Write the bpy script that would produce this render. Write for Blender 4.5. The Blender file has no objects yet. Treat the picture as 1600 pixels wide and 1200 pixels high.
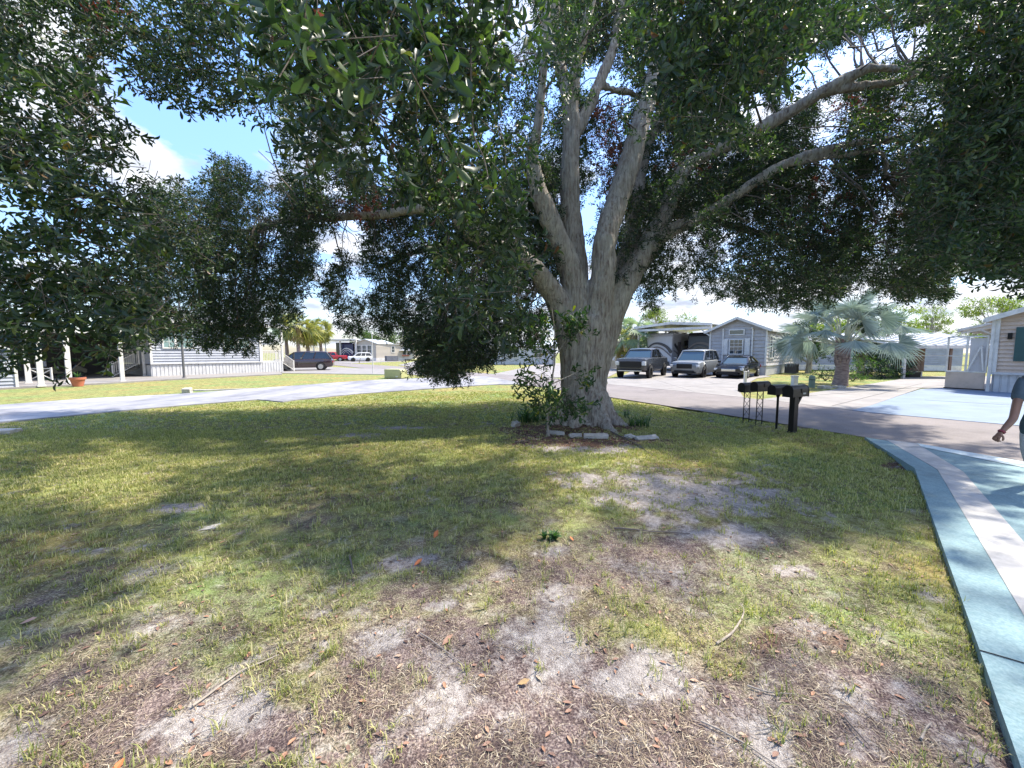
import bpy, bmesh, math, random
import numpy as np
from mathutils import Vector, Matrix
R = math.radians
random.seed(7)
rng = np.random.default_rng(11)
scene = bpy.context.scene
C = scene.collection

# ---------------------------------------------------------------- camera
CAMH, FPX, PITCH = 1.7, 600.0, math.atan(49 / 600)
cam = bpy.data.cameras.new('camera')
cam.sensor_width = 36; cam.lens = 36 * FPX / 1600; cam.clip_start = .05; cam.clip_end = 5000
co = bpy.data.objects.new('camera', cam); C.objects.link(co)
co.location = (0, 0, CAMH); co.rotation_euler = (math.pi / 2 - PITCH, 0, 0)
scene.camera = co

# ---------------------------------------------------------------- sky, clouds, sun, exposure
SUN_AZ, SUN_EL = R(70), R(56)       # azimuth clockwise from +Y (the view direction)
SUN_STRENGTH, SKY_STRENGTH, EXPOSURE = 2.1, 0.15, 2.25
scene.view_settings.view_transform = 'Standard'
scene.view_settings.look = 'None'
scene.view_settings.exposure = EXPOSURE
scene.view_settings.gamma = 1
scene.view_settings.use_curve_mapping = False
w = bpy.data.worlds.new("World"); scene.world = w; w.use_nodes = True
nt = w.node_tree; nt.nodes.clear()
def N(nt, t, **k):
    n = nt.nodes.new(t)
    for a, b in k.items():
        if a.startswith('i_'): n.inputs[a[2:].replace('_', ' ')].default_value = b
        else: setattr(n, a, b)
    return n
def ramp(nt, pts, fac=None, interp='LINEAR'):
    r = nt.nodes.new('ShaderNodeValToRGB'); r.color_ramp.interpolation = interp
    e = r.color_ramp.elements
    while len(e) < len(pts): e.new(.5)
    for k, (p, c) in zip(e, pts):
        k.position = p; k.color = (*c, 1) if not isinstance(c, (int, float)) else (c, c, c, 1)
    if fac is not None: nt.links.new(fac, r.inputs[0])
    return r
L = nt.links.new
sky = N(nt, 'ShaderNodeTexSky', sky_type='NISHITA', sun_disc=False, sun_elevation=SUN_EL, sun_rotation=SUN_AZ)
sky.air_density = 1.0; sky.dust_density = .6; sky.ozone_density = 1.6
tc = N(nt, 'ShaderNodeTexCoord')
sp = N(nt, 'ShaderNodeSeparateXYZ'); L(tc.outputs['Generated'], sp.inputs[0])
zz = N(nt, 'ShaderNodeMath', operation='ADD'); L(sp.outputs[2], zz.inputs[0]); zz.inputs[1].default_value = .22
za = N(nt, 'ShaderNodeMath', operation='MAXIMUM'); L(zz.outputs[0], za.inputs[0]); za.inputs[1].default_value = .1
cb = N(nt, 'ShaderNodeCombineXYZ')
for i in (0, 1):
    d = N(nt, 'ShaderNodeMath', operation='DIVIDE'); L(sp.outputs[i], d.inputs[0]); L(za.outputs[0], d.inputs[1]); L(d.outputs[0], cb.inputs[i])
cn = N(nt, 'ShaderNodeTexNoise', i_Scale=1.9, i_Detail=9.0, i_Roughness=.56); L(cb.outputs[0], cn.inputs['Vector'])
# more cloud to the right and low over the horizon
ax = N(nt, 'ShaderNodeMath', operation='MULTIPLY_ADD'); L(sp.outputs[0], ax.inputs[0]); ax.inputs[1].default_value = .07
L(cn.outputs[0], ax.inputs[2])
lo = N(nt, 'ShaderNodeMapRange'); L(sp.outputs[2], lo.inputs[0])
lo.inputs[1].default_value = 0; lo.inputs[2].default_value = .4; lo.inputs[3].default_value = .07; lo.inputs[4].default_value = 0
ad = N(nt, 'ShaderNodeMath', operation='ADD'); L(ax.outputs[0], ad.inputs[0]); L(lo.outputs[0], ad.inputs[1])
def puff(src, px, py, rad, amt):
    u_, v_ = (px - 800) / 600, (600 - py) / 600; q = Vector((u_, math.cos(PITCH) + v_ * math.sin(PITCH), -math.sin(PITCH) + v_ * math.cos(PITCH))).normalized()
    dn_ = N(nt, 'ShaderNodeVectorMath', operation='DISTANCE'); L(tc.outputs['Generated'], dn_.inputs[0]); dn_.inputs[1].default_value = q
    mr = N(nt, 'ShaderNodeMapRange'); L(dn_.outputs['Value'], mr.inputs[0]); mr.inputs[1].default_value = 0; mr.inputs[2].default_value = rad; mr.inputs[3].default_value = amt; mr.inputs[4].default_value = 0
    o_ = N(nt, 'ShaderNodeMath', operation='ADD'); L(src, o_.inputs[0]); L(mr.outputs[0], o_.inputs[1]); return o_.outputs[0]
cl_ = puff(puff(puff(puff(ad.outputs[0], 228, 252, .10, .20), 325, 238, .06, .08), 60, 60, .28, .14), 300, 175, .14, -.10)
cr = ramp(nt, [(.5, 0), (.56, .75), (.66, 1)], cl_)
c2 = N(nt, 'ShaderNodeTexNoise', i_Scale=4.2, i_Detail=6.0); L(cb.outputs[0], c2.inputs['Vector'])
cc = ramp(nt, [(.36, (.95, 1.05, 1.3)), (.62, (2.0, 2.03, 2.1))], c2.outputs[0])
mx = N(nt, 'ShaderNodeMixRGB'); L(cr.outputs[0], mx.inputs[0]); 
hz = N(nt, 'ShaderNodeMapRange'); L(sp.outputs[2], hz.inputs[0])
hz.inputs[1].default_value = 0; hz.inputs[2].default_value = .5; hz.inputs[3].default_value = .36; hz.inputs[4].default_value = .92
hm = N(nt, 'ShaderNodeMixRGB', blend_type='MULTIPLY'); hm.inputs[0].default_value = 1
sat = N(nt, 'ShaderNodeHueSaturation'); sat.inputs['Saturation'].default_value = 1.12; L(sky.outputs[0], sat.inputs['Color'])
tin = N(nt, 'ShaderNodeMixRGB', blend_type='MULTIPLY'); tin.inputs[0].default_value = 1; tin.inputs[2].default_value = (.80, .78, .85, 1); L(sat.outputs[0], tin.inputs[1])
L(tin.outputs[0], hm.inputs[1]); L(hz.outputs[0], hm.inputs[2]); L(hm.outputs[0], mx.inputs[1]); L(cc.outputs[0], mx.inputs[2])
bg = N(nt, 'ShaderNodeBackground'); bg.inputs[1].default_value = SKY_STRENGTH; L(mx.outputs[0], bg.inputs[0])
wo = N(nt, 'ShaderNodeOutputWorld'); L(bg.outputs[0], wo.inputs[0])
sl = bpy.data.lights.new('sun', 'SUN'); sl.energy = SUN_STRENGTH; sl.angle = R(1.6); sl.color = (1, .93, .80)
so = bpy.data.objects.new('sun', sl); C.objects.link(so)
sv = Vector((math.sin(SUN_AZ) * math.cos(SUN_EL), math.cos(SUN_AZ) * math.cos(SUN_EL), math.sin(SUN_EL)))
so.rotation_euler = sv.to_track_quat('Z', 'Y').to_euler(); so.location = sv * 60
scene.cycles.max_bounces = 6; scene.cycles.diffuse_bounces = 4; scene.cycles.transmission_bounces = 4
scene.cycles.use_denoising = True

# ---------------------------------------------------------------- picture <-> place
sT, cT = math.sin(PITCH), math.cos(PITCH)
def P(px, py, d):
    u, v = (px - 800) / FPX, (600 - py) / FPX
    dy, dz = cT + v * sT, -sT + v * cT
    return Vector((u * d / dy, d, CAMH + dz * d / dy))
def G(px, py, z=0.0):
    u, v = (px - 800) / FPX, (600 - py) / FPX
    dy, dz = cT + v * sT, -sT + v * cT
    t = (z - CAMH) / dz
    return Vector((u * t, dy * t, z))
def project(p):      # p (n,3) -> px, py, depth along view
    x, y, z = p[:, 0], p[:, 1], p[:, 2] - CAMH
    f = y * cT - z * sT; v = y * sT + z * cT
    f = np.where(np.abs(f) < 1e-6, 1e-6, f)
    return 800 + FPX * x / f, 600 - FPX * v / f, f

# ---------------------------------------------------------------- noise for laying things out
_T = np.random.default_rng(3).random((256, 256))
def vnoise(x, y):
    xi, yi = np.floor(x).astype(int), np.floor(y).astype(int)
    fx, fy = x - xi, y - yi
    fx, fy = fx * fx * (3 - 2 * fx), fy * fy * (3 - 2 * fy)
    a, b = _T[xi & 255, yi & 255], _T[(xi + 1) & 255, yi & 255]
    c, d = _T[xi & 255, (yi + 1) & 255], _T[(xi + 1) & 255, (yi + 1) & 255]
    return (a * (1 - fx) + b * fx) * (1 - fy) + (c * (1 - fx) + d * fx) * fy
def fbm(x, y, o=4):
    s, a, t = 0, 1, 0
    for k in range(o):
        s = s + a * vnoise(x * 2 ** k + 17 * k, y * 2 ** k + 31 * k); t += a; a *= .55
    return s / t
def inpoly(px, py, poly):
    r = np.zeros(px.shape, bool); n = len(poly)
    for i in range(n):
        x1, y1 = poly[i]; x2, y2 = poly[(i + 1) % n]
        if y1 == y2: continue
        c = ((y1 > py) != (y2 > py)) & (px < (x2 - x1) * (py - y1) / (y2 - y1) + x1)
        r ^= c
    return r

# ---------------------------------------------------------------- mesh helpers
def tag(o, label=None, cat=None, group=None, kind=None):
    if label: o['label'] = label
    if cat: o['category'] = cat
    if group: o['group'] = group
    if kind: o['kind'] = kind
    return o
def thing(name, label, cat, loc=(0, 0, 0), rz=0, group=None):
    o = bpy.data.objects.new(name, None); C.objects.link(o); o.empty_display_size = .2
    o.location = loc; o.rotation_euler = (0, 0, rz)
    return tag(o, label, cat, group)
def link_mesh(name, me, mats, parent=None):
    o = bpy.data.objects.new(name, me); C.objects.link(o)
    for m in (mats if isinstance(mats, (list, tuple)) else [mats]): me.materials.append(m)
    if parent: o.parent = parent
    return o
def np_mesh(name, V, F, mats, parent=None, midx=None, smooth=False):
    me = bpy.data.meshes.new(name); k = F.shape[1]
    me.vertices.add(len(V)); me.vertices.foreach_set('co', np.ascontiguousarray(V, np.float32).ravel())
    me.loops.add(F.size); me.loops.foreach_set('vertex_index', np.ascontiguousarray(F, np.int32).ravel())
    me.polygons.add(len(F))
    me.polygons.foreach_set('loop_start', np.arange(0, F.size, k, dtype=np.int32))
    if midx is not None: me.polygons.foreach_set('material_index', midx.astype(np.int32))
    if smooth: me.polygons.foreach_set('use_smooth', np.ones(len(F), bool))
    me.update(calc_edges=True)
    return link_mesh(name, me, mats, parent)
class MB:
    def __init__(s): s.v, s.f, s.m, s.M, s.mi = [], [], [], Matrix(), 0
    def add(s, vs, fs, mi=None):
        o = len(s.v); s.v += [tuple(s.M @ Vector(p)) for p in vs]
        s.f += [tuple(o + i for i in f) for f in fs]; s.m += [s.mi if mi is None else mi] * len(fs)
        return s
    def box(s, c, d, rz=0, mi=None, taper=1.0):
        x, y, z = c; a, b, h = d[0] / 2, d[1] / 2, d[2] / 2; ca, sa = math.cos(rz), math.sin(rz)
        vs = [(x + ca * i * a * k - sa * j * b * k, y + sa * i * a * k + ca * j * b * k, z + q * h)
              for q, k in ((-1, 1), (1, taper)) for i, j in ((-1, -1), (1, -1), (1, 1), (-1, 1))]
        return s.add(vs, [(3, 2, 1, 0), (4, 5, 6, 7), (0, 1, 5, 4), (1, 2, 6, 5), (2, 3, 7, 6), (3, 0, 4, 7)], mi)
    def bar(s, p, q, w, h=None, mi=None):
        h = h or w; p, q = Vector(p), Vector(q); d = (q - p).normalized()
        r = d.cross(Vector((0, 0, 1)))
        r = Vector((1, 0, 0)) if r.length < 1e-4 else r.normalized()
        u = r.cross(d)
        vs = [e + r * i * w / 2 + u * j * h / 2 for e in (p, q) for i, j in ((-1, -1), (1, -1), (1, 1), (-1, 1))]
        return s.add(vs, [(3, 2, 1, 0), (4, 5, 6, 7), (0, 1, 5, 4), (1, 2, 6, 5), (2, 3, 7, 6), (3, 0, 4, 7)], mi)
    def tube(s, pts, rad, n=8, mi=None, caps=True):
        pts = [Vector(p) for p in pts]; m = len(pts)
        rad = [rad] * m if isinstance(rad, (int, float)) else rad
        vs = []; prev = None
        for i, p in enumerate(pts):
            t = (pts[min(i + 1, m - 1)] - pts[max(i - 1, 0)]).normalized()
            if prev is None:
                a = Vector((1, 0, 0)) if abs(t.x) < .8 else Vector((0, 1, 0)); prev = (a - t * a.dot(t)).normalized()
            prev = (prev - t * prev.dot(t)).normalized(); b = t.cross(prev)
            for k in range(n):
                g = 2 * math.pi * k / n; vs.append(p + (prev * math.cos(g) + b * math.sin(g)) * rad[i])
        fs = [(i * n + k, i * n + (k + 1) % n, (i + 1) * n + (k + 1) % n, (i + 1) * n + k) for i in range(m - 1) for k in range(n)]
        if caps: fs += [tuple(range(n))[::-1], tuple((m - 1) * n + k for k in range(n))]
        return s.add(vs, fs, mi)
    def cyl(s, c, r, h, n=16, axis='z', mi=None, r2=None):
        a = {'x': (1, 0, 0), 'y': (0, 1, 0), 'z': (0, 0, 1)}[axis]; c = Vector(c); a = Vector(a)
        return s.tube([c - a * h / 2, c + a * h / 2], [r, r if r2 is None else r2], n, mi)
    def prism(s, poly, a0, a1, plane='xy', mi=None):
        f = {'xy': lambda p, a: (p[0], p[1], a), 'xz': lambda p, a: (p[0], a, p[1]), 'yz': lambda p, a: (a, p[0], p[1])}[plane]
        n = len(poly); vs = [f(p, a0) for p in poly] + [f(p, a1) for p in poly]
        fs = [tuple(range(n))[::-1], tuple(range(n, 2 * n))] + [(i, (i + 1) % n, n + (i + 1) % n, n + i) for i in range(n)]
        return s.add(vs, fs, mi)
    def rings(s, rs, mi=None, caps=True):        # loft closed rings
        n = len(rs[0]); vs = [p for r in rs for p in r]
        fs = [(i * n + k, i * n + (k + 1) % n, (i + 1) * n + (k + 1) % n, (i + 1) * n + k) for i in range(len(rs) - 1) for k in range(n)]
        if caps: fs += [tuple(range(n))[::-1], tuple((len(rs) - 1) * n + k for k in range(n))]
        return s.add(vs, fs, mi)
    def build(s, name, mats, parent=None, smooth=0, bevel=0):
        me = bpy.data.meshes.new(name); me.from_pydata(s.v, [], s.f); me.update()
        bm = bmesh.new(); bm.from_mesh(me); bmesh.ops.recalc_face_normals(bm, faces=bm.faces); bm.to_mesh(me); bm.free()
        me.polygons.foreach_set('material_index', s.m)
        if smooth:
            me.polygons.foreach_set('use_smooth', [True] * len(me.polygons)); me.set_sharp_from_angle(angle=R(smooth))
        o = link_mesh(name, me, mats, parent)
        if bevel:
            b = o.modifiers.new('bevel', 'BEVEL'); b.width = bevel; b.segments = 2; b.limit_method = 'ANGLE'; b.angle_limit = R(40)
        return o
def copy_tree(o, parent=None, **kw):
    c = o.copy(); C.objects.link(c)
    if parent: c.parent = parent
    for ch in list(o.children): copy_tree(ch, c)
    return c
def slab(name, pts, z, thick, mat_, label=None, kind='structure', parent=None):
    m = MB(); m.prism([(p[0], p[1]) for p in pts], z - thick, z)
    o = m.build(name, mat_, parent)
    if not parent: tag(o, label, None, None, kind)
    return o

# ---------------------------------------------------------------- materials
def mat(name, col, rough=.6, col2=None, scale=8, var=None, bump=0, bscale=None, spec=.5, metal=0, coords='Object', detail=5, stretch=None):
    m = bpy.data.materials.new(name); m.use_nodes = True; t = m.node_tree
    b = t.nodes['Principled BSDF']; b.inputs['Roughness'].default_value = rough
    b.inputs['Specular IOR Level'].default_value = spec; b.inputs['Metallic'].default_value = metal
    b.inputs['Base Color'].default_value = (*col, 1)
    if var is not None and col2 is None: col2 = tuple(c * (1 - var) for c in col)
    if col2 is not None or bump:
        tcn = t.nodes.new('ShaderNodeTexCoord'); vec = tcn.outputs[coords]
        if stretch:
            mp = t.nodes.new('ShaderNodeMapping'); mp.inputs['Scale'].default_value = stretch
            t.links.new(vec, mp.inputs[0]); vec = mp.outputs[0]
        n = t.nodes.new('ShaderNodeTexNoise'); n.inputs['Scale'].default_value = scale; n.inputs['Detail'].default_value = detail
        n.inputs['Roughness'].default_value = .6
        t.links.new(vec, n.inputs['Vector'])
        if col2 is not None:
            r = ramp(t, [(.33, col2), (.66, col)], n.outputs[0]); t.links.new(r.outputs[0], b.inputs['Base Color'])
        if bump:
            n2 = n
            if bscale:
                n2 = t.nodes.new('ShaderNodeTexNoise'); n2.inputs['Scale'].default_value = bscale; n2.inputs['Detail'].default_value = 4
                t.links.new(vec, n2.inputs['Vector'])
            bp = t.nodes.new('ShaderNodeBump'); bp.inputs['Strength'].default_value = 1; bp.inputs['Distance'].default_value = bump
            t.links.new(n2.outputs[0], bp.inputs['Height']); t.links.new(bp.outputs[0], b.inputs['Normal'])
    return m
def weather(m, scale=.8, lo=.72, hi=1.08, stretch=(1, 1, 1), tint=(1, 1, 1)):
    t = m.node_tree; b = t.nodes['Principled BSDF']; s = b.inputs['Base Color']
    x = t.nodes.new('ShaderNodeMixRGB'); x.blend_type = 'MULTIPLY'; x.inputs[0].default_value = 1
    if s.links: t.links.new(s.links[0].from_socket, x.inputs[1])
    else: x.inputs[1].default_value = s.default_value
    tcn = t.nodes.new('ShaderNodeTexCoord'); mp = t.nodes.new('ShaderNodeMapping'); mp.inputs['Scale'].default_value = stretch
    t.links.new(tcn.outputs['Object'], mp.inputs[0])
    n = t.nodes.new('ShaderNodeTexNoise'); n.inputs['Scale'].default_value = scale; n.inputs['Detail'].default_value = 9; n.inputs['Roughness'].default_value = .72
    t.links.new(mp.outputs[0], n.inputs['Vector'])
    r = ramp(t, [(.36, tuple(lo * c for c in tint)), (.5, (.97, .97, .97)), (.64, (hi, hi, hi))], n.outputs[0]); t.links.new(r.outputs[0], x.inputs[2]); t.links.new(x.outputs[0], s)
    return m
def leaf_mat(name, cols, rough=.45, trans=.35, tint=(.5, .8, .2)):
    m = bpy.data.materials.new(name); m.use_nodes = True; t = m.node_tree; t.nodes.clear()
    g = t.nodes.new('ShaderNodeNewGeometry')
    r = ramp(t, cols, g.outputs['Random Per Island'])
    b = t.nodes.new('ShaderNodeBsdfPrincipled'); b.inputs['Roughness'].default_value = rough
    b.inputs['Specular IOR Level'].default_value = .4
    t.links.new(r.outputs[0], b.inputs['Base Color'])
    tr = t.nodes.new('ShaderNodeBsdfTranslucent')
    mm = t.nodes.new('ShaderNodeMixRGB'); mm.blend_type = 'MULTIPLY'; mm.inputs[0].default_value = 1
    t.links.new(r.outputs[0], mm.inputs[1]); mm.inputs[2].default_value = (*[c * 2.2 for c in tint], 1)
    t.links.new(mm.outputs[0], tr.inputs[0])
    x = t.nodes.new('ShaderNodeMixShader'); x.inputs[0].default_value = trans
    t.links.new(b.outputs[0], x.inputs[1]); t.links.new(tr.outputs[0], x.inputs[2])
    o = t.nodes.new('ShaderNodeOutputMaterial'); t.links.new(x.outputs[0], o.inputs[0])
    return m
M = dict(
    white=mat('white_paint', (.68, .66, .62), .5, var=.08, scale=3),
    vinyl=mat('white_vinyl', (.55, .55, .55), .45, var=.06, scale=2),
    greyside=mat('blue_grey_siding', (.43, .41, .40), .6, var=.07, scale=1.5),
    lightside=mat('light_grey_siding', (.36, .38, .43), .6, var=.08, scale=1.5),
    tanside=mat('tan_siding', (.58, .455, .36), .6, var=.07, scale=1.5),
    fartan=mat('far_tan_siding', (.48, .43, .36), .6, var=.06),
    glass=mat('window_glass', (.03, .045, .055), .06, spec=.9),
    glassgreen=mat('pale_window_glass', (.20, .30, .29), .08, spec=.8),
    sideglass=mat('dark_side_glass', (.012, .015, .018), .05, spec=1.0),
    carglass=mat('car_glass', (.035, .07, .09), .05, spec=1.0),
    shutter=mat('dark_teal_shutter', (.03, .09, .09), .5, var=.2),
    roofm=mat('white_metal_roof', (.54, .55, .55), .35, var=.08, scale=2, metal=.1),
    roofgrey=mat('grey_shingle_roof', (.30, .31, .33), .8, var=.2, scale=6),
    concrete=mat('concrete', (.275, .255, .24), .8, (.215, .20, .19), .9, bump=.002, bscale=60),
    blackmetal=mat('black_metal', (.006, .006, .007), .4, spec=.3, var=.3),
    blackplastic=mat('black_plastic', (.006, .006, .008), .42, spec=.35, var=.2, scale=20),
    rubber=mat('tyre_rubber', (.018, .018, .018), .8, var=.2),
    rim=mat('alloy_rim', (.5, .5, .52), .3, metal=.9),
    darkrim=mat('black_rim', (.03, .03, .03), .3, metal=.5),
    chrome=mat('chrome', (.6, .6, .62), .15, metal=1),
    lampglass=mat('headlight_glass', (.55, .58, .6), .1, spec=1),
    redlamp=mat('tail_lamp', (.35, .02, .02), .2),
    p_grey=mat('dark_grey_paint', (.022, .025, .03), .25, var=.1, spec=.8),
    p_black=mat('black_paint', (.006, .008, .014), .12, spec=.7),
    p_silver=mat('matte_silver_paint', (.20, .215, .225), .35, var=.05, spec=.7, metal=.3),
    p_maroon=mat('dark_maroon_paint', (.035, .02, .025), .15, spec=1),
    p_red=mat('red_paint', (.42, .02, .03), .25, spec=.8),
    p_white=mat('white_car_paint', (.75, .75, .75), .3, spec=.8),
    terracotta=mat('terracotta', (.50, .16, .09), .7, var=.2),
    wood=mat('brown_boards', (.26, .17, .12), .7, (.18, .12, .09), 3, stretch=(1, 1, .1)),
    darkvoid=mat('dark_interior', (.02, .02, .022), .9, var=.3),
    utility=mat('faded_yellow_green_plastic', (.42, .42, .20), .6, var=.15),
    greenplastic=mat('dull_green_plastic', (.13, .19, .15), .6, var=.15),
    tealbin=mat('dark_teal_plastic', (.01, .06, .07), .5, var=.2),
    acmetal=mat('grey_ac_metal', (.12, .12, .13), .6, var=.2),
    stone=mat('pale_stone', (.50, .47, .42), .9, (.33, .31, .28), 12, bump=.006, bscale=40),
)

for k_, sc_ in (('concrete', 1.1), ('vinyl', 2.5), ('lightside', 2), ('greyside', 2), ('tanside', 2), ('white', 3), ('roofm', 1.5), ('p_silver', 2), ('blackplastic', 9)): weather(M[k_], sc_, .82, 1.05)
# ---------------------------------------------------------------- the ground: one sheet, with where sand, grass and litter lie
SAND = [(1060,765,190,48,1.1),(905,745,80,22,.8),(1150,835,120,26,1),(870,860,60,16,.7),(640,875,75,22,.9),(265,790,60,12,.9),(150,855,65,12,.7),
        (385,985,70,16,.5),(880,1000,80,80,1),(960,1050,80,60,.7),(650,1120,130,36,.7),(340,1110,170,60,.95),(1220,1160,110,30,.6),(1230,885,70,14,.8),
        (585,1000,90,28,.5),(920,700,130,9,.8),(635,668,50,4,1),(690,612,70,4,1),(560,678,60,5,.8),(1330,1180,70,24,.5),(700,940,60,14,.5),(1130,1060,60,30,.4),
        (480,905,70,10,.4),(80,1180,120,30,.5),(1040,910,50,10,.6)]
LITTER = [(905,686,120,15,1.7),(850,672,80,12,1.4),(920,668,90,10,1.5),(1010,686,60,10,.8),(1400,722,34,9,1),(1250,700,60,4,.5),(980,640,20,4,.5),(880,1050,90,40,.35),(560,1080,90,50,.3),
          (1300,1000,220,70,.3),(300,830,150,16,.35),(1000,730,110,10,.3),(760,1000,120,40,.4),(1400,880,60,40,.3)]
WORN = [(900,1120,420,150,1),(1000,860,260,80,.75),(1080,740,220,40,.8),(1330,1050,190,130,.8),(650,1000,200,60,.7),(330,1130,260,70,.8),(250,820,200,24,.55),(920,690,170,14,.8),(600,690,120,8,.4)]
def blobs(x, y, lst):
    r = np.zeros(x.shape)
    for px, py, rx, ry, a in lst:
        c = G(px, py); d = c.y; sx = rx * d / 600 * .75; sy = ry * d * d / 1020 * .75
        r = np.maximum(r, a * np.exp(-(((x - c.x) / sx) ** 2 + ((y - c.y) / sy) ** 2)))
    return r
def masks(x, y):
    n1, n2, n3 = fbm(x * .9 + 5, y * .9 + 9), fbm(x * 2.7, y * 2.7 + 40, 5), fbm(x * 7 + 3, y * 7, 4)
    d = np.hypot(x, y)
    s = blobs(x, y, SAND)
    sand = np.clip((s + (n2 - .5) * 1.3 + (n3 - .5) * 1.1 - .24) * 1.4, 0, .95)
    near = np.clip((6.3 - d) / 4.5, 0, 1)
    sand = np.maximum(sand, np.clip((n2 + (n3 - .5) * .7 - .52) * 3, 0, 1) * near * .65)
    li = np.clip((blobs(x, y, LITTER) + (n1 - .5) * .8 + (n3 - .5) * .6 - .25) * 2.2, 0, 1)
    left = np.clip((1.0 - x) / 4, 0, 1)
    g = .95 - .60 * near + .12 * left * near + (n1 - .5) * .7 + (n2 - .5) * .9
    # greener verge by the road and along the slab
    worn = np.clip(blobs(x, y, WORN) + (n2 - .5) * .6, 0, 1); g = g - .55 * worn; e = G(1200, 665); g = g + .35 * np.exp(-((y + 2.2 * (x - 5.6) - 9) / 2.2) ** 2) * (d < 16)
    g = np.clip(g, 0, 1) * (1 - li * .75) * (1 - sand * .85)
    return sand, np.clip(g, 0, 1), li
SW0, SW1 = G(1040, 636), G(1430, 733)
def ground_z(x, y):
    z = (fbm(x * 1.3, y * 1.3 + 7, 3) - .5) * .05 + (fbm(x * 6, y * 6, 3) - .5) * .022
    ux, uy = (SW1.x - SW0.x), (SW1.y - SW0.y); l2 = ux * ux + uy * uy
    t = ((x - SW0.x) * ux + (y - SW0.y) * uy) / l2
    dist = np.hypot(x - SW0.x - t * ux, y - SW0.y - t * uy)
    z = z - .07 * np.exp(-(dist / .33) ** 2) * (np.clip((t + .05) * 8, 0, 1) * np.clip((1.12 - t) * 6, 0, 1))
    c = G(925, 665)                                             # the earth rises a little to the root flare
    z = z + .10 * np.exp(-(((x - c.x) ** 2 + (y - c.y - .5) ** 2) / 1.6))
    return z * np.clip((17 - np.hypot(x, y)) / 5, 0, 1) - .03
def gz(x, y): return float(ground_z(np.array([x]), np.array([y]))[0])
def axis(lo, hi, step, far):
    a = list(np.arange(lo, hi, step)); s = step; v = hi
    while v < far: a.append(v); s *= 1.35; v += s
    s = step; v = lo - step
    while v > -far: a.insert(0, v); s *= 1.35; v -= s
    return np.array(a)
gx, gy = axis(-11, 9.5, .07, 1500), axis(.6, 15, .07, 1500)
X, Y = np.meshgrid(gx, gy, indexing='ij')
V = np.stack([X.ravel(), Y.ravel(), ground_z(X.ravel(), Y.ravel())], 1)
nx, ny = len(gx), len(gy)
I, J = np.meshgrid(np.arange(nx - 1), np.arange(ny - 1), indexing='ij'); a = (I * ny + J).ravel()
gmat = bpy.data.materials.new('lawn_soil_and_sand'); gmat.use_nodes = True; t = gmat.node_tree
b = t.nodes['Principled BSDF']; b.inputs['Roughness'].default_value = .95; b.inputs['Specular IOR Level'].default_value = .15
at = t.nodes.new('ShaderNodeVertexColor'); at.layer_name = 'cover'
sp = t.nodes.new('ShaderNodeSeparateColor'); t.links.new(at.outputs[0], sp.inputs[0])
tcn = t.nodes.new('ShaderNodeTexCoord')
def tn(s, d=4, r=.6):
    n = t.nodes.new('ShaderNodeTexNoise'); n.inputs['Scale'].default_value = s; n.inputs['Detail'].default_value = d; n.inputs['Roughness'].default_value = r
    t.links.new(tcn.outputs['Object'], n.inputs['Vector']); return n.outputs[0]
def mixc(f, c1, c2):
    n = t.nodes.new('ShaderNodeMixRGB')
    for s, v in ((0, f), (1, c1), (2, c2)):
        if hasattr(v, 'links') or hasattr(v, 'node'): t.links.new(v, n.inputs[s])
        else: n.inputs[s].default_value = v if isinstance(v, float) else (*v, 1)
    return n.outputs[0]
def mth(op, a_, b_, c_=None):
    n = t.nodes.new('ShaderNodeMath'); n.operation = op; n.use_clamp = op == 'MULTIPLY_ADD'
    for s, v in enumerate((a_, b_, c_)):
        if v is None: continue
        if isinstance(v, (int, float)): n.inputs[s].default_value = v
        else: t.links.new(v, n.inputs[s])
    return n.outputs[0]
fine, mid, spk = tn(95, 3), tn(22, 5), tn(240, 2)
soil = ramp(t, [(.3, (.05, .036, .036)), (.47, (.16, .12, .115)), (.6, (.31, .245, .215)), (.75, (.54, .45, .37))], fine).outputs[0]
greens = ramp(t, [(.3, (.12, .13, .05)), (.5, (.235, .25, .10)), (.68, (.37, .36, .17))], fine).outputs[0]
big = ramp(t, [(.35, (.8, 1.05, .8)), (.65, (1.25, 1.0, .85))], tn(.55, 3)).outputs[0]
gm_ = t.nodes.new('ShaderNodeMixRGB'); gm_.blend_type = 'MULTIPLY'; gm_.inputs[0].default_value = 1
t.links.new(greens, gm_.inputs[1]); t.links.new(big, gm_.inputs[2])
sands = ramp(t, [(.30, (.08, .066, .062)), (.46, (.23, .20, .185)), (.6, (.46, .42, .39)), (.78, (.68, .64, .60))], mth('MULTIPLY_ADD', spk, .65, mth('MULTIPLY', mid, .38))).outputs[0]
litr = ramp(t, [(.34, (.035, .022, .018)), (.52, (.15, .085, .055)), (.66, (.33, .19, .11)), (.78, (.45, .34, .24))], fine).outputs[0]
c = mixc(mth('MULTIPLY_ADD', mth('ADD', sp.outputs[1], mth('MULTIPLY', mid, .6)), 2.4, -1.3), soil, gm_.outputs[0])
dkp = ramp(t, [(.40, (.42, .38, .40)), (.56, (1.1, 1.08, 1.05))], tn(5.5, 6, .7)).outputs[0]
dm2 = t.nodes.new('ShaderNodeMixRGB'); dm2.blend_type = 'MULTIPLY'; dm2.inputs[0].default_value = .8; t.links.new(c, dm2.inputs[1]); t.links.new(dkp, dm2.inputs[2]); c = dm2.outputs[0]
c = mixc(mth('MULTIPLY_ADD', mth('ADD', sp.outputs[2], mth('MULTIPLY', mid, .5)), 2.4, -1.15), c, litr)
c = mixc(mth('MULTIPLY_ADD', mth('ADD', sp.outputs[0], mth('ADD', mth('MULTIPLY', mid, .9), mth('MULTIPLY', fine, .7))), 1.9, -1.62), c, sands)
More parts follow.
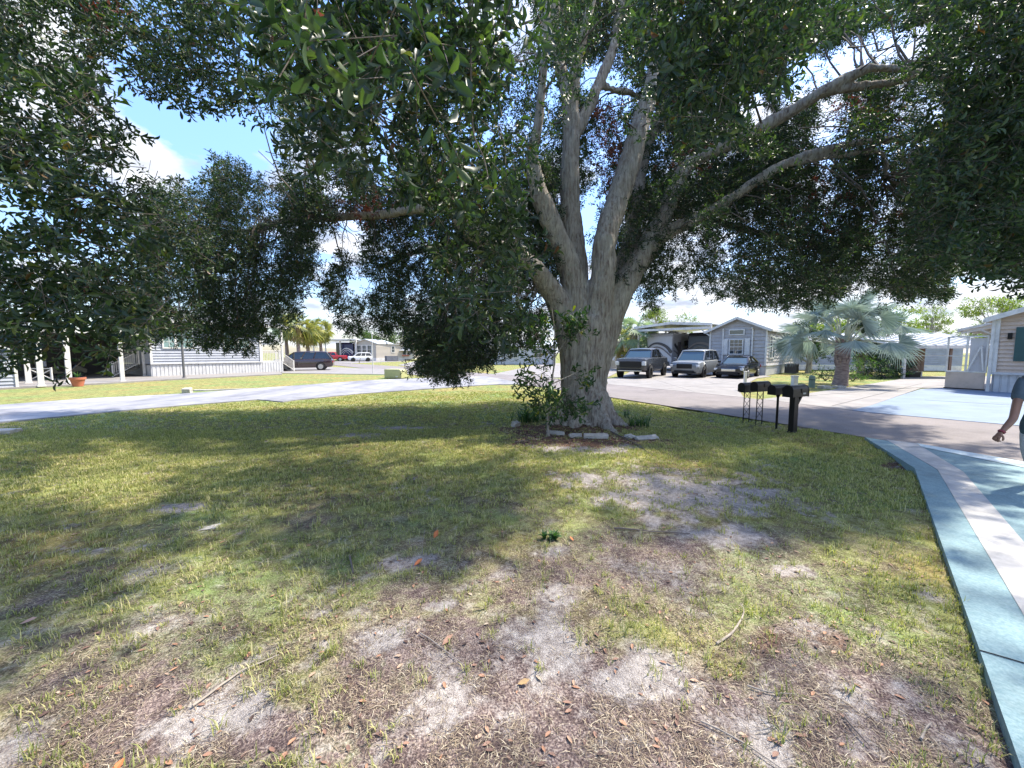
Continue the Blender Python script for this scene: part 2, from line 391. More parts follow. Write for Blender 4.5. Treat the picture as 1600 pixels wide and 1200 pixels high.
t.links.new(c, b.inputs['Base Color'])
bp = t.nodes.new('ShaderNodeBump'); bp.inputs['Distance'].default_value = .012; t.links.new(fine, bp.inputs['Height']); t.links.new(bp.outputs[0], b.inputs['Normal'])
g_ = np_mesh('ground', V, np.stack([a, a + ny, a + ny + 1, a + 1], 1), gmat, smooth=True); tag(g_, kind='structure')
s_, gr_, li_ = masks(V[:, 0], V[:, 1])
far = np.hypot(V[:, 0], V[:, 1]) > 15
s_[far] = 0; gr_[far] = 1; li_[far] = 0
ca = g_.data.color_attributes.new('cover', 'FLOAT_COLOR', 'POINT')
ca.data.foreach_set('color', np.stack([s_, gr_, li_, np.ones_like(s_)], 1).astype(np.float32).ravel())

# ---------------------------------------------------------------- roads, drives
asph = mat('worn_pinkish_asphalt', (.26, .235, .23), .9, (.19, .17, .168), 45, bump=.004, bscale=120, spec=.2)
old = mat('stained_grey_concrete', (.36, .355, .365), .85, (.17, .17, .19), .7, bump=.002, bscale=50, detail=8, stretch=(1, .35, 1))
bluec = mat('pale_blue_concrete', (.165, .225, .31), .7, (.13, .18, .26), .8, bump=.002, bscale=60, detail=7)  # pale blue tone for the right-hand drive beside the tan concrete
teal = mat('teal_painted_concrete', (.23, .34, .365), .75, (.13, .235, .265), 55, bump=.003, bscale=90, detail=6)
band = mat('pale_grey_painted_band', (.50, .485, .465), .75, (.40, .385, .37), 12, bump=.002, bscale=90, detail=7)
edgew = mat('whitish_painted_edge', (.62, .72, .74), .7, var=.2, scale=10)
for m_, s_, l_ in ((asph, .7, .8), (old, 1.3, .72), (bluec, 1.2, .84), (teal, 2.2, .78), (band, 2.5, .8), (edgew, 3, .7)): weather(m_, s_, l_)
Gp = lambda *l: [G(*p) for p in l]
def smooth(pts, k=3):
    for _ in range(k):
        q = [pts[0]]
        for a_, b_ in zip(pts, pts[1:]): q += [a_ * .75 + b_ * .25, a_ * .25 + b_ * .75]
        pts = q + [pts[-1]]
    return pts
near_e = smooth([Vector((11.6, -6, 0)), Vector((9.9, 1.5, 0))] + Gp((1600, 720), (1350, 683), (1180, 655), (945, 619), (820, 600.5), (690, 590), (640, 585), (560, 574), (480, 567)))
far_e = smooth([Vector((17, -6, 0)), Vector((15, 1.5, 0))] + Gp((1600, 665), (1360, 644), (1162, 620.5), (950, 600), (860, 590), (764, 584), (700, 578.5), (620, 572), (480, 564)))
m = MB(); n = len(near_e)
m.add([(p.x, p.y, -.001) for p in near_e] + [(p.x, p.y, -.001) for p in far_e], [(i, i + 1, n + i + 1, n + i) for i in range(n - 1)])
tag(m.build('road', asph), kind='structure')
def flat(name, pts, z, ma, th=.1):
    return slab(name, pts, z, th, ma)
# old drive on the left, crossing to the road
flat('path', Gp((-500, 664), (0, 632.5), (147, 622), (250, 617), (285, 615), (460, 602.5), (576, 594), (690, 589.5), (760, 588), (824, 600), (764, 601), (690, 606), (560, 615), (460, 625), (442, 627.5), (402, 624), (250, 636), (127, 647.5), (0, 659.5), (-700, 718)), .004, old)
flat('driveway_slab', Gp((950, 600.3), (1162, 621), (1156, 612), (1165, 601), (1182, 591), (1205, 588), (1100, 572), (1000, 572), (968, 590), (948, 592)), .006, M['concrete'])
flat('driveway_slab', Gp((930, 589), (948, 590), (985, 572), (1000, 563), (930, 565)), .006, M['concrete'])
flat('driveway_slab', Gp((1190, 624), (1270, 613.5), (1343, 602.5), (1410, 592), (1415, 588), (1600, 588), (1700, 600), (1640, 617), (1500, 606), (1440, 606), (1360, 634), (1330, 641)), .006, M['concrete'])
flat('driveway_slab', Gp((1331, 641), (1361, 634), (1413, 616), (1440, 608), (1500, 605.5), (1640, 616), (1900, 648), (1760, 681), (1600, 666), (1361, 645)), .010, bluec)
flat('driveway_slab', Gp((441, 583), (600, 585), (664, 583.5), (660, 582), (600, 577), (503, 573), (430, 573)), .006, M['concrete'])
flat('driveway_slab', [Vector((-36, 72, 0)), Vector((-26, 62, 0)), Vector((-21, 78, 0)), Vector((-33, 92, 0))], .006, M['concrete'])
flat('driveway_slab', Gp((622, 570.5), (655, 574.5), (700, 567), (650, 564)), .006, M['concrete'])
flat('driveway_slab', Gp((770, 584.5), (860, 590), (930, 589), (930, 566), (850, 568)), .005, M['concrete'])
m = MB()
for p_, q_ in (((1010, 611), (1140, 597)), ((1085, 612), (1020, 592)), ((1120, 600), (1060, 583)), ((1000, 601), (1165, 606))):
    m.bar(G(*p_, .008), G(*q_, .008), .03, .003)
for p_, q_ in (((1300, 634), (1440, 599)), ((1240, 620), (1500, 600)), ((1445, 625), (1600, 634))):
    m.bar(G(*p_, .013), G(*q_, .013), .022, .003)
tag(m.build('driveway_joint', mat('joint_grey', (.16, .15, .15), .9)), kind='structure')
# the neighbour's teal painted drive, in strips
ZT = .03
A0, A1, A2, A3 = G(1351, 683, ZT), G(1429, 731, ZT), G(1531, 1016, ZT), G(1596, 1200, ZT)
dd = (A3 - A2).normalized(); A4 = A3 + dd * 3
Bd0, Bd1, Bd2 = G(1385, 687, ZT), G(1465, 734, ZT), G(1600, 962, ZT); Bd3 = Bd2 + (Bd2 - Bd1).normalized() * 4
Ce0, Ce1, Ce2 = G(1432, 693, ZT), G(1506, 738, ZT), G(1600, 847, ZT); Ce3 = Ce2 + (Ce2 - Ce1).normalized() * 5
E0, E1 = G(1600, 722, ZT), Vector((10.6, 0, ZT))
W0, W1 = G(1440, 699, ZT), G(1600, 731, ZT)
XR = Vector((10.6, -3, 0))
slab('painted_driveway', [A0, E0, E1, XR, Vector((A4.x, -3, 0)), A4, A3, A2, A1], ZT, .14, teal)
slab('painted_band', [Bd0, Ce0, Ce1, Ce2, Ce3, Bd3, Bd2, Bd1], ZT + .004, .003, band)
slab('painted_band', [Ce0, E0 + Vector((0, -.004, 0)), W1, W0], ZT + .009, .003, edgew)
ZT += .004
m = MB(); q0, q1 = G(1531, 1016, ZT), G(1600, 1036, ZT); dr = (q1 - q0).normalized(); q1 = q0 + dr * 1.6
m.bar(q0 + Vector((0, 0, .001)), q1 + Vector((0, 0, .001)), .006, .004)
tag(m.build('driveway_joint', M['darkvoid']), kind='structure')
# patio slab of the left house
flat('patio_slab', Gp((-200, 622), (0, 608), (147, 600.6), (240, 595), (441, 585), (430, 574), (200, 577), (-300, 585)), .05, M['concrete'], .12)

# ---------------------------------------------------------------- grass blades, straw, fallen leaves
TREE = G(925, 663) + Vector((0, .35, 0))
def on_lawn(x, y):
    px, py, f = project(np.stack([x, y, np.zeros_like(x)], 1))
    ok = (f > .5) & (px > -40) & (px < 1640) & (py < 1260)
    poly = [(-100, 668), (0, 660.5), (127, 648.5), (250, 637), (402, 625), (442, 628.5), (560, 616), (690, 607), (764, 602), (822, 601.5), (945, 620), (1180, 656), (1352, 684), (1431, 732), (1490, 900), (1535, 1017), (1622, 1262), (-100, 1262)]
    poly = np.array(poly, float)
    return ok & inpoly(px, py, [tuple(p) for p in poly]) & (np.hypot(x - TREE.x, y - TREE.y) > .62)
def scatter(n, d0, d1, pw=1.0):
    d = d0 + (d1 - d0) * rng.random(n) ** pw
    u = rng.uniform(-1.36, 1.36, n); return u * d * 1.02, d
def blades(nt_, per, d0, d1, hl, wd, dens_fn, pw, spread=.6, flat_=False, seg=2):
    x, y = scatter(nt_, d0, d1, pw)
    k = on_lawn(x, y); x, y = x[k], y[k]
    pr = dens_fn(x, y); k = rng.random(len(x)) < pr; x, y = x[k], y[k]
    n = len(x)
    bx = np.repeat(x, per) + rng.normal(0, .018, n * per); by = np.repeat(y, per) + rng.normal(0, .018, n * per)
    sc = np.repeat(rng.uniform(.6, 1.25, n), per); n = n * per
    bz = ground_z(bx, by) - .003
    ang = rng.uniform(0, 2 * np.pi, n); ln = rng.uniform(hl * .45, hl, n) * sc; lean = rng.uniform(.15, 1.0, n) * spread
    if flat_: lean = rng.uniform(1.2, 1.6, n)
    dx, dy = np.cos(ang), np.sin(ang); wx, wy = -dy, dx
    w2 = wd * rng.uniform(.6, 1.2, n) / 2
    pts = []
    hz, rr = 0, 0
    T = [0, .5, 1] if seg == 2 else [0, 1]
    prev = 0; a_ = lean * .5; hgt = np.zeros(n); out = np.zeros(n)
    for i, s in enumerate(T):
        if i:
            L_ = ln * (s - T[i - 1]); hgt = hgt + L_ * np.cos(a_); out = out + L_ * np.sin(a_); a_ = np.minimum(a_ + lean, 1.9 if not flat_ else 1.62)
        if flat_: hgt = np.maximum(hgt * .3, .004) + rng.uniform(0, .006, n) * (i > 0)
        wq = w2 * (1 if s < .9 else .15)
        for sg in (-1, 1):
            pts.append(np.stack([bx + dx * out + sg * wx * wq, by + dy * out + sg * wy * wq, bz + hgt], 1))
    V = np.stack(pts, 1); kk = V.shape[1]; o = (np.arange(n) * kk)[:, None]
    F = [np.concatenate([o + 2 * i, o + 2 * i + 1, o + 2 * i + 3, o + 2 * i + 2], 1) for i in range(len(T) - 1)]
    return V.reshape(-1, 3), np.concatenate(F, 0)
def joinm(lst):
    vs, fs, o = [], [], 0
    for v, f in lst: vs.append(v); fs.append(f + o); o += len(v)
    return np.concatenate(vs), np.concatenate(fs)
dg = lambda x, y: masks(x, y)[1]
dgn = lambda x, y: np.clip(masks(x, y)[1] * 1.15 - .12, 0, 1) ** 1.3
gl = leaf_mat('grass_blade', [(0, (.16, .18, .06)), (.3, (.27, .29, .10)), (.55, (.38, .38, .15)), (.78, (.49, .45, .22)), (1, (.58, .50, .32))], .6, .3, (.6, .7, .2))
V, F = joinm([blades(9000, 9, 1.35, 4.2, .065, .0045, dgn, 1.6, .95), blades(1500, 11, 1.4, 5.5, .12, .005, lambda x, y: dgn(x, y) * .5 + .06, 1.2, 1.25), blades(30000, 8, 4.0, 8.5, .06, .007, dg, .75, .8), blades(42000, 6, 8.0, 17, .055, .013, dg, .75, .7, seg=2)])
tag(np_mesh('grass', V, F, gl), 'patchy short green lawn grass in tufts between bare sand under the tree', 'grass', kind='stuff')
dl = lambda x, y: np.clip(1.0 - masks(x, y)[0] * .9, .05, 1) * np.clip((fbm(x * 4.5 + 3, y * 4.5, 3) - .36) * 5, .08, 1)
st = leaf_mat('dry_straw', [(0, (.05, .035, .032)), (.4, (.14, .10, .085)), (.7, (.30, .23, .16)), (.9, (.50, .41, .29)), (1, (.66, .58, .45))], .8, .1)
V, F = joinm([blades(40000, 3, 1.35, 4.5, .065, .0024, dl, 1.4, flat_=True), blades(45000, 3, 4.2, 10, .07, .005, dl, .9, flat_=True)])
tag(np_mesh('dead_grass', V, F, st), 'pale brown straw and dead grass lying over the near ground', 'dead grass', kind='stuff')
# fallen leaves: small curled ovals
def litter(n_, d0, d1, size, fn, pw=1.0, lawn=True):
    x, y = scatter(n_, d0, d1, pw); k = on_lawn(x, y); x, y = x[k], y[k]
    k = rng.random(len(x)) < fn(x, y); x, y = x[k], y[k]; n = len(x)
    an = rng.uniform(0, 6.28, n); ln = size * rng.uniform(.5, 1.1, n); wd = ln * rng.uniform(.16, .24, n)
    tz = rng.normal(0, .12, n); z = ground_z(x, y) + .004 + rng.uniform(0, .005, n)
    ca_, sa_ = np.cos(an), np.sin(an)
    loc = [(-.5, 0, .0), (-.15, -1, .10), (-.15, 1, .10), (.2, -.9, .07), (.2, .9, .07), (.5, 0, .02), (-.15, 0, -.02), (.2, 0, -.03)]
    P_ = []
    for u, v, h in loc:
        lx, ly = u * ln, v * wd; P_.append(np.stack([x + ca_ * lx - sa_ * ly, y + sa_ * lx + ca_ * ly, z + h * ln + tz * lx * .5], 1))
    V = np.stack(P_, 1).reshape(-1, 3); o = (np.arange(n) * 8)[:, None]
    F = np.concatenate([o + np.array(q)[None] for q in ((0, 1, 6, 6), (0, 6, 2, 2), (1, 3, 7, 6), (6, 7, 4, 2), (3, 5, 7, 7), (7, 5, 4, 4))], 0)
    return V, F[:, :4]
def tri_split(F):
    q = F[:, 2] != F[:, 3]
    return np.concatenate([F[:, :3], F[q][:, [0, 2, 3]]])
dlit = lambda x, y: np.clip(.20 + masks(x, y)[2], 0, 1)
V, F = joinm([litter(4200, 1.35, 4.6, .042, dlit, 1.3), litter(5200, 4.2, 8.4, .05, lambda x, y: np.clip(.05 + masks(x, y)[2], 0, 1)), litter(9000, 7.2, 9.6, .09, lambda x, y: np.clip(masks(x, y)[2] * 1.3 - .25, 0, 1))])
fl = leaf_mat('fallen_leaf', [(0, (.07, .045, .04)), (.35, (.17, .10, .08)), (.65, (.30, .175, .13)), (.88, (.44, .23, .14)), (1, (.52, .42, .32))], .7, .1)
tag(np_mesh('leaf_litter', V, tri_split(F), fl), 'brown and orange fallen leaves scattered under the tree', 'fallen leaves', kind='stuff')
# ---------------------------------------------------------------- the big tree
tree = thing('shade_tree', 'huge grey-barked spreading tree with several thick limbs and dark evergreen crown over the lawn', 'tree', TREE)
TL = Vector(TREE)
D0 = TREE.y
def limb(pts):        # (px, py, depth, radius in px at that depth)
    q = [P(a, b_, d) for a, b_, d, r in pts]; rr = [r * d / 600 for a, b_, d, r in pts]
    # Catmull-Rom resample
    out, ro = [], []
    for i in range(len(q) - 1):
        p0, p1, p2, p3 = q[max(i - 1, 0)], q[i], q[i + 1], q[min(i + 2, len(q) - 1)]
        for k in range(6):
            u = k / 6
            out.append(.5 * ((2 * p1) + (p2 - p0) * u + (2 * p0 - 5 * p1 + 4 * p2 - p3) * u * u + (3 * p1 - p0 - 3 * p2 + p3) * u ** 3)); ro.append(rr[i] * (1 - u) + rr[i + 1] * u)
    out.append(q[-1]); ro.append(rr[-1])
    return out, ro
LIMBS = [
 # trunk
 [(918, 690, D0, 50), (916, 655, D0, 39), (912, 610, D0, 35), (912, 560, D0, 37), (913, 520, D0, 40), (917, 495, D0, 38)],
 [(895, 550, D0, 20), (884, 505, D0 - .1, 21), (868, 464, D0 - .25, 17), (848, 437, D0 - .5, 15), (829, 411, D0 - .9, 12), (780, 385, D0 - 1.1, 11), (735, 362, D0 - 1.2, 11), (712, 335, D0 - 1.2, 12), (699, 300, D0 - 1.3, 9), (672, 262, D0 - 1.4, 7), (640, 200, D0 - 1.4, 5)],
 [(716, 338, D0 - 1.2, 10), (690, 325, D0 - 1.2, 7.5), (650, 327, D0 - 1.0, 6.5), (600, 335, D0 - .6, 6), (550, 338, D0 - .3, 5.5), (500, 342, D0, 5), (440, 346, D0 + .4, 4.5), (370, 362, D0 + .8, 3), (300, 350, D0 + 1, 2)],
 [(908, 530, D0, 26), (902, 462, D0, 22), (889, 415, D0 - .1, 18.5), (872, 374, D0 - .3, 16), (855, 332, D0 - .5, 15), (838, 287, D0 - .7, 12), (832, 245, D0 - .8, 10), (842, 190, D0 - .9, 7), (846, 140, D0 - 1, 6), (853, 60, D0 - 1, 5), (856, -40, D0 - 1, 4)],
 [(903, 490, D0 + .35, 20), (898, 410, D0 + .45, 19), (892, 344, D0 + .5, 16), (890, 300, D0 + .5, 14), (891, 250, D0 + .5, 13), (893, 195, D0 + .5, 12), (886, 140, D0 + .5, 11), (874, 100, D0 + .5, 9), (866, 40, D0 + .4, 8), (868, -60, D0 + .3, 6)],
 [(892, 180, D0 + .5, 9), (898, 110, D0 + .2, 8), (914, 45, D0, 7), (928, -20, D0, 6)],
 [(895, 215, D0 + .5, 9), (917, 175, D0 + .6, 8.5), (938, 125, D0 + .8, 8), (958, 75, D0 + 1, 7), (966, 30, D0 + 1.2, 5), (985, -50, D0 + 1.5, 4)],
 [(918, 590, D0 - .1, 25), (926, 530, D0 - .1, 29), (935, 468, D0 - .2, 22), (942, 430, D0 - .25, 18.5), (946, 374, D0 - .2, 17.5), (964, 314, D0, 16.5), (985, 252, D0 + .1, 16), (993, 222, D0 + .1, 15), (1006, 175, D0 + .2, 13), (1020, 130, D0 + .3, 11), (1030, 70, D0 + .4, 9), (1044, -20, D0 + .5, 7)],
 [(917, 620, D0 + .1, 22), (928, 565, D0 + .1, 27), (948, 508, D0 + .1, 22), (969, 462, D0, 18), (991, 420, D0, 16.5), (1018, 377, D0 + .1, 16.5), (1036, 340, D0 + .2, 14), (1053, 300, D0 + .3, 12), (1072, 262, D0 + .3, 10), (1110, 238, D0 + .1, 8.5), (1150, 222, D0 - .1, 9), (1200, 195, D0 - .3, 9), (1250, 165, D0 - .5, 9), (1290, 140, D0 - .7, 8), (1330, 118, D0 - .8, 7), (1362, 107, D0 - .9, 5.5), (1405, 108, D0 - 1, 5), (1445, 116, D0 - 1.1, 4), (1500, 128, D0 - 1.2, 2.5)],
 [(1280, 148, D0 - .6, 7), (1310, 140, D0 - .7, 6.5), (1350, 134, D0 - .7, 6), (1400, 127, D0 - .8, 5), (1450, 110, D0 - .8, 4)],
 [(1020, 375, D0 + .1, 13), (1055, 357, D0, 10), (1091, 341, D0 - .1, 9), (1136, 315, D0 - .2, 8), (1180, 284, D0 - .3, 7.5), (1215, 262, D0 - .4, 7), (1260, 243, D0 - .5, 6), (1325, 225, D0 - .6, 5), (1400, 217, D0 - .6, 4), (1460, 209, D0 - .6, 3)],
 [(1210, 264, D0 - .4, 5), (1265, 249, D0 - .5, 4.5), (1325, 241, D0 - .5, 4), (1375, 238, D0 - .3, 3), (1384, 265, D0 - .3, 2.5), (1380, 290, D0 - .2, 2)],
 [(930, 570, D0 + .4, 18), (952, 510, D0 + .6, 18), (972, 430, D0 + .9, 15), (988, 365, D0 + 1.1, 12), (993, 320, D0 + 1.2, 10), (1002, 260, D0 + 1.6, 9), (1030, 180, D0 + 2, 7), (1060, 90, D0 + 2.4, 5)],
 [(994, 345, D0 + 1.1, 8), (1013, 327, D0 + 1.3, 6), (1050, 300, D0 + 1.8, 5), (1110, 290, D0 + 2.3, 4), (1200, 300, D0 + 3, 3)],
 [(945, 135, D0 + .8, 5), (965, 142, D0 + 1, 5), (985, 145, D0 + 1.3, 4), (1015, 160, D0 + 1.6, 3)],
 [(870, 470, D0 + .9, 14), (820, 410, D0 + 1.5, 9), (740, 380, D0 + 2.2, 7), (660, 390, D0 + 2.8, 5), (590, 420, D0 + 3, 3)],
 [(1040, 330, D0 + .5, 9), (1130, 350, D0 + 1.4, 6), (1220, 372, D0 + 2.0, 5), (1320, 390, D0 + 2.4, 3)],
]
tm = MB(); LPTS = []
for i, l in enumerate(LIMBS):
    q, r = limb(l)
    tm.tube([p - TL for p in q], [max(x, .02) for x in r], 14 if i < 14 else 8)
    for a_, b_ in zip(q, r): LPTS.append((a_, b_))
c0 = P(911, 662, D0)
for k, (an, ln, rr) in enumerate([(250, 1.0, .26), (205, .95, .24), (160, .9, .25), (290, 1.15, .30), (325, 1.05, .28), (5, .8, .24), (60, .95, .26), (110, .9, .26), (228, .8, .18), (272, .85, .2)]):
    dx, dy = math.cos(R(an)), math.sin(R(an)); b0 = Vector((c0.x, c0.y, 0))
    ln *= .9; rr *= .9; pp = [b0 + Vector((dx * s * ln, dy * s * ln, h)) for s, h in ((.28, 1.15), (.42, .62), (.58, .30), (.80, .10), (1.1, -.05), (1.45, -.14))]
    tm.tube([p - TL for p in pp], [rr * .7, rr, rr * .95, rr * .7, rr * .42, rr * .2], 10)
me = bpy.data.meshes.new('t'); me.from_pydata(tm.v, [], tm.f)
tmp = bpy.data.objects.new('t', me); C.objects.link(tmp)
rm = tmp.modifiers.new('r', 'REMESH'); rm.mode = 'VOXEL'; rm.voxel_size = .028
sm = tmp.modifiers.new('s', 'SMOOTH'); sm.iterations = 5; sm.factor = .6
dg_ = bpy.context.evaluated_depsgraph_get(); em = bpy.data.meshes.new_from_object(tmp.evaluated_get(dg_))
bpy.data.objects.remove(tmp)
nv = len(em.vertices); V = np.empty(nv * 3, np.float32); em.vertices.foreach_get('co', V); V = V.reshape(-1, 3)
Nn = np.empty(nv * 3, np.float32); em.vertices.foreach_get('normal', Nn); Nn = Nn.reshape(-1, 3)
an = np.arctan2(V[:, 1], V[:, 0]); low = np.clip(1.6 - V[:, 2], 0, 1.6) / 1.6
dis = (fbm(an * 4.5, V[:, 2] * .5 + 3, 3) - .5) * .24 * low + (fbm(V[:, 0] * 6 + V[:, 1] * 3, V[:, 2] * 2.2 + V[:, 1] * 4, 4) - .5) * .08 + (fbm(V[:, 0] * 22 + V[:, 1] * 9, V[:, 2] * 7 + V[:, 1] * 16, 2) - .5) * .03
V = V + Nn * dis[:, None]; em.vertices.foreach_set('co', V.ravel()); em.polygons.foreach_set('use_smooth', [True] * len(em.polygons)); em.update()
bark = bpy.data.materials.new('bark'); bark.use_nodes = True; t = bark.node_tree
b = t.nodes['Principled BSDF']; b.inputs['Roughness'].default_value = .95; b.inputs['Specular IOR Level'].default_value = .15
tcn = t.nodes.new('ShaderNodeTexCoord')
mp = t.nodes.new('ShaderNodeMapping'); mp.inputs['Scale'].default_value = (1, 1, .16); t.links.new(tcn.outputs['Object'], mp.inputs[0])
def tn2(s, src, d=5, dist=0):
    n = t.nodes.new('ShaderNodeTexNoise'); n.inputs['Scale'].default_value = s; n.inputs['Detail'].default_value = d; n.inputs['Roughness'].default_value = .65; n.inputs['Distortion'].default_value = dist
    t.links.new(src, n.inputs['Vector']); return n.outputs[0]
streak = tn2(20, mp.outputs[0], 6, .6); pat = tn2(2.6, tcn.outputs['Object'], 7); pit = tn2(60, tcn.outputs['Object'], 3)
c1 = ramp(t, [(.34, (.14, .10, .085)), (.46, (.42, .365, .31)), (.60, (.68, .63, .55))], streak)
c2 = ramp(t, [(.38, (.55, .53, .46)), (.5, (.44, .39, .34)), (.62, (.26, .20, .175))], pat)
c3 = mixc(.35, c1.outputs[0], c2.outputs[0])
lich = ramp(t, [(.56, 0), (.66, .6)], tn2(9, tcn.outputs['Object'], 6))
c4 = mixc(lich.outputs[0], c3, (.44, .45, .38))
t.links.new(c4, b.inputs['Base Color'])
hh = mth('ADD', streak, mth('MULTIPLY', pit, .5))
bp = t.nodes.new('ShaderNodeBump'); bp.inputs['Distance'].default_value = .09; t.links.new(hh, bp.inputs['Height']); t.links.new(bp.outputs[0], b.inputs['Normal'])
tr_o = link_mesh('trunk', em, bark, tree)

# crown. Regions: where the photograph's leaf masses stand, each with its own distance range
def region(poly, d0, d1, tau, size, holes=(), thr=.0, nscale=1 / 38.):
    return dict(poly=poly, d0=d0, d1=d1, tau=tau, size=size, thr=thr, ns=nscale)
SKYH = [
 [(155, 88), (200, 105), (220, 132), (250, 150), (290, 172), (330, 178), (365, 178), (395, 180), (430, 165), (452, 185), (440, 215), (448, 250), (425, 268), (395, 278), (370, 250), (340, 255), (305, 285), (262, 305), (245, 275), (222, 240), (205, 212), (200, 165), (172, 142)],
 [(-60, 265), (35, 270), (60, 300), (50, 345), (25, 360), (15, 388), (-60, 390)],
 [(500, 365), (540, 345), (572, 350), (575, 362), (545, 385), (522, 402), (512, 430), (500, 450), (512, 480), (520, 520), (480, 510), (488, 455), (496, 420)],
 [(1325, 60), (1380, 45), (1450, 40), (1465, 60), (1440, 90), (1390, 100), (1340, 112), (1300, 122), (1260, 160), (1215, 180), (1210, 150), (1235, 90), (1290, 80)],
 [(1145, 150), (1180, 138), (1205, 150), (1200, 205), (1165, 200)],
 [(828, 25), (842, 30), (842, 70), (830, 60)], [(856, 105), (878, 118), (884, 165), (866, 170), (852, 140)],
 [(905, 100), (950, 90), (990, 120), (980, 165), (930, 165), (900, 140)], [(1435, 165), (1490, 168), (1480, 195), (1440, 190)],
 [(598, 160), (630, 170), (625, 230), (598, 215)], [(585, 238), (622, 240), (618, 288), (590, 285)],
 [(822, 452), (855, 455), (858, 480), (830, 482)], [(540, 432), (570, 420), (600, 440), (580, 462), (545, 458)], [(412, 350), (440, 352), (438, 372), (414, 370)], [(1050, 15), (1075, 25), (1062, 60), (1045, 45)],
 [(0, 140), (45, 135), (60, 165), (20, 185), (0, 180)], [(120, 385), (150, 372), (195, 380), (200, 400), (150, 408)], [(200, 420), (215, 432), (190, 445)],
]
BOT_L = [(-80, 0), (460, 0), (455, 200), (470, 290), (520, 330), (500, 360), (505, 400), (495, 440), (505, 470), (485, 478), (445, 485), (447, 505), (420, 530), (385, 540), (350, 546), (320, 530), (300, 532), (283, 550), (262, 545), (235, 520), (200, 545), (180, 568), (150, 586), (120, 578), (92, 548), (58, 520), (30, 545), (0, 560), (-80, 575)]
REG = [
 # far fine masses
 region([(240, 300), (340, 240), (430, 270), (520, 300), (530, 350), (500, 400), (492, 470), (440, 485), (447, 505), (385, 540), (350, 546), (300, 532), (283, 546), (200, 500), (220, 380)], 8.5, 12, 3.1, .75, thr=.27),
 region([(520, 250), (870, 250), (880, 480), (850, 500), (835, 545), (800, 560), (772, 562), (757, 577), (735, 592), (700, 590), (665, 575), (650, 550), (640, 522), (620, 500), (575, 520), (540, 512), (522, 490), (512, 460), (505, 435), (520, 405), (560, 380), (560, 340)], 8.8, 12.5, 3.7, .75, thr=.26),
 region([(640, 500), (850, 480), (840, 540), (800, 562), (772, 565), (755, 585), (700, 592), (660, 575), (645, 540)], 8, 10, 1.3, .7, thr=.30),
 region([(380, 120), (830, 60), (860, 260), (600, 330), (470, 320), (440, 240)], 8, 13, 2.0, .8, thr=.34),
 region([(820, -40), (1240, -40), (1320, 60), (1230, 260), (1180, 330), (1000, 330), (960, 420), (930, 420), (940, 300), (850, 320)], 10.3, 15, 3.0, .8, thr=.28),
 region([(985, 300), (1200, 240), (1480, 240), (1500, 300), (1490, 440), (1482, 465), (1450, 466), (1425, 460), (1375, 456), (1340, 448), (1300, 462), (1232, 462), (1215, 476), (1200, 466), (1180, 480), (1155, 463), (1125, 446), (1110, 466), (1095, 458), (1072, 446), (1045, 452), (1012, 476), (997, 452), (960, 440)], 9, 13, 3.0, .75, thr=.24),
 region([(1080, 320), (1300, 330), (1480, 400), (1480, 460), (1440, 464), (1340, 448), (1235, 462), (1205, 470), (1150, 455), (1090, 440)], 7.5, 9.5, 1.0, .75, thr=.3),
 region([(1180, 60), (1330, -40), (1500, -40), (1500, 240), (1180, 260), (1150, 160)], 9, 13, 2.2, .8, thr=.30),
 # left hanging mass, nearer and larger leaves
 region([(-80, 100), (160, 100), (205, 200), (235, 280), (260, 330), (250, 480), (200, 545), (180, 568), (150, 586), (120, 578), (92, 548), (58, 520), (30, 545), (0, 560), (-80, 575), (-80, 300)], 4.0, 6.6, 2.1, 1.05, thr=.25),
 region([(-80, -60), (470, -60), (455, 170), (400, 185), (330, 180), (240, 150), (200, 130), (160, 100), (-80, 160)], 5, 8, 1.6, .85, thr=.28),
 region([(230, 260), (350, 250), (330, 420), (300, 520), (200, 540), (220, 400)], 6, 8, 1.1, .8, thr=.3),
 # centre, near big leaves hanging close overhead
 region([(400, -60), (830, -60), (830, 60), (815, 150), (690, 175), (640, 215), (560, 270), (470, 250), (430, 150)], 3.2, 5.6, 2.0, 1.2, thr=.24),
 region([(430, 30), (800, 30), (690, 150), (640, 210), (560, 260), (470, 200)], 2.3, 3.4, 1.0, 1.3, thr=.34),
 region([(590, 230), (700, 170), (815, 220), (835, 300), (820, 420), (826, 500), (790, 520), (740, 500), (700, 440), (690, 380), (640, 300)], 4.2, 6.8, 2.3, 1.1, thr=.27),
 region([(640, 440), (760, 400), (850, 420), (840, 500), (760, 520), (700, 500)], 3.8, 5, .8, 1.15, thr=.38),
 # above the trunk fork and right
 region([(820, -60), (1010, -60), (1000, 60), (960, 160), (880, 190), (830, 150)], 6.5, 9.3, 1.5, .9, thr=.36),
 region([(1000, -60), (1340, -60), (1310, 40), (1230, 90), (1200, 180), (1060, 225), (1010, 160)], 4.2, 7.5, 2.2, 1.1, thr=.24),
 region([(1400, -60), (1720, -60), (1720, 440), (1600, 436), (1575, 425), (1550, 418), (1515, 420), (1487, 408), (1465, 408), (1420, 330), (1440, 210), (1480, 150), (1430, 60)], 4.8, 8.0, 2.6, .95, thr=.2),
 region([(1440, 210), (1600, 200), (1600, 420), (1500, 405), (1440, 330)], 8, 10, 1.2, .8, thr=.2),
 region([(1060, 150), (1280, 90), (1440, 80), (1460, 150), (1440, 240), (1260, 290), (1100, 360), (1040, 330)], 7.4, 8.5, .8, .8, thr=.42),
 region([(690, 300), (800, 330), (838, 380), (830, 440), (760, 440), (700, 380)], 6.2, 7.4, 1.4, .9, thr=.25),
 region([(960, 60), (1060, 60), (1060, 200), (1000, 230), (960, 150)], 7.5, 9, .8, .85, thr=.40),
]
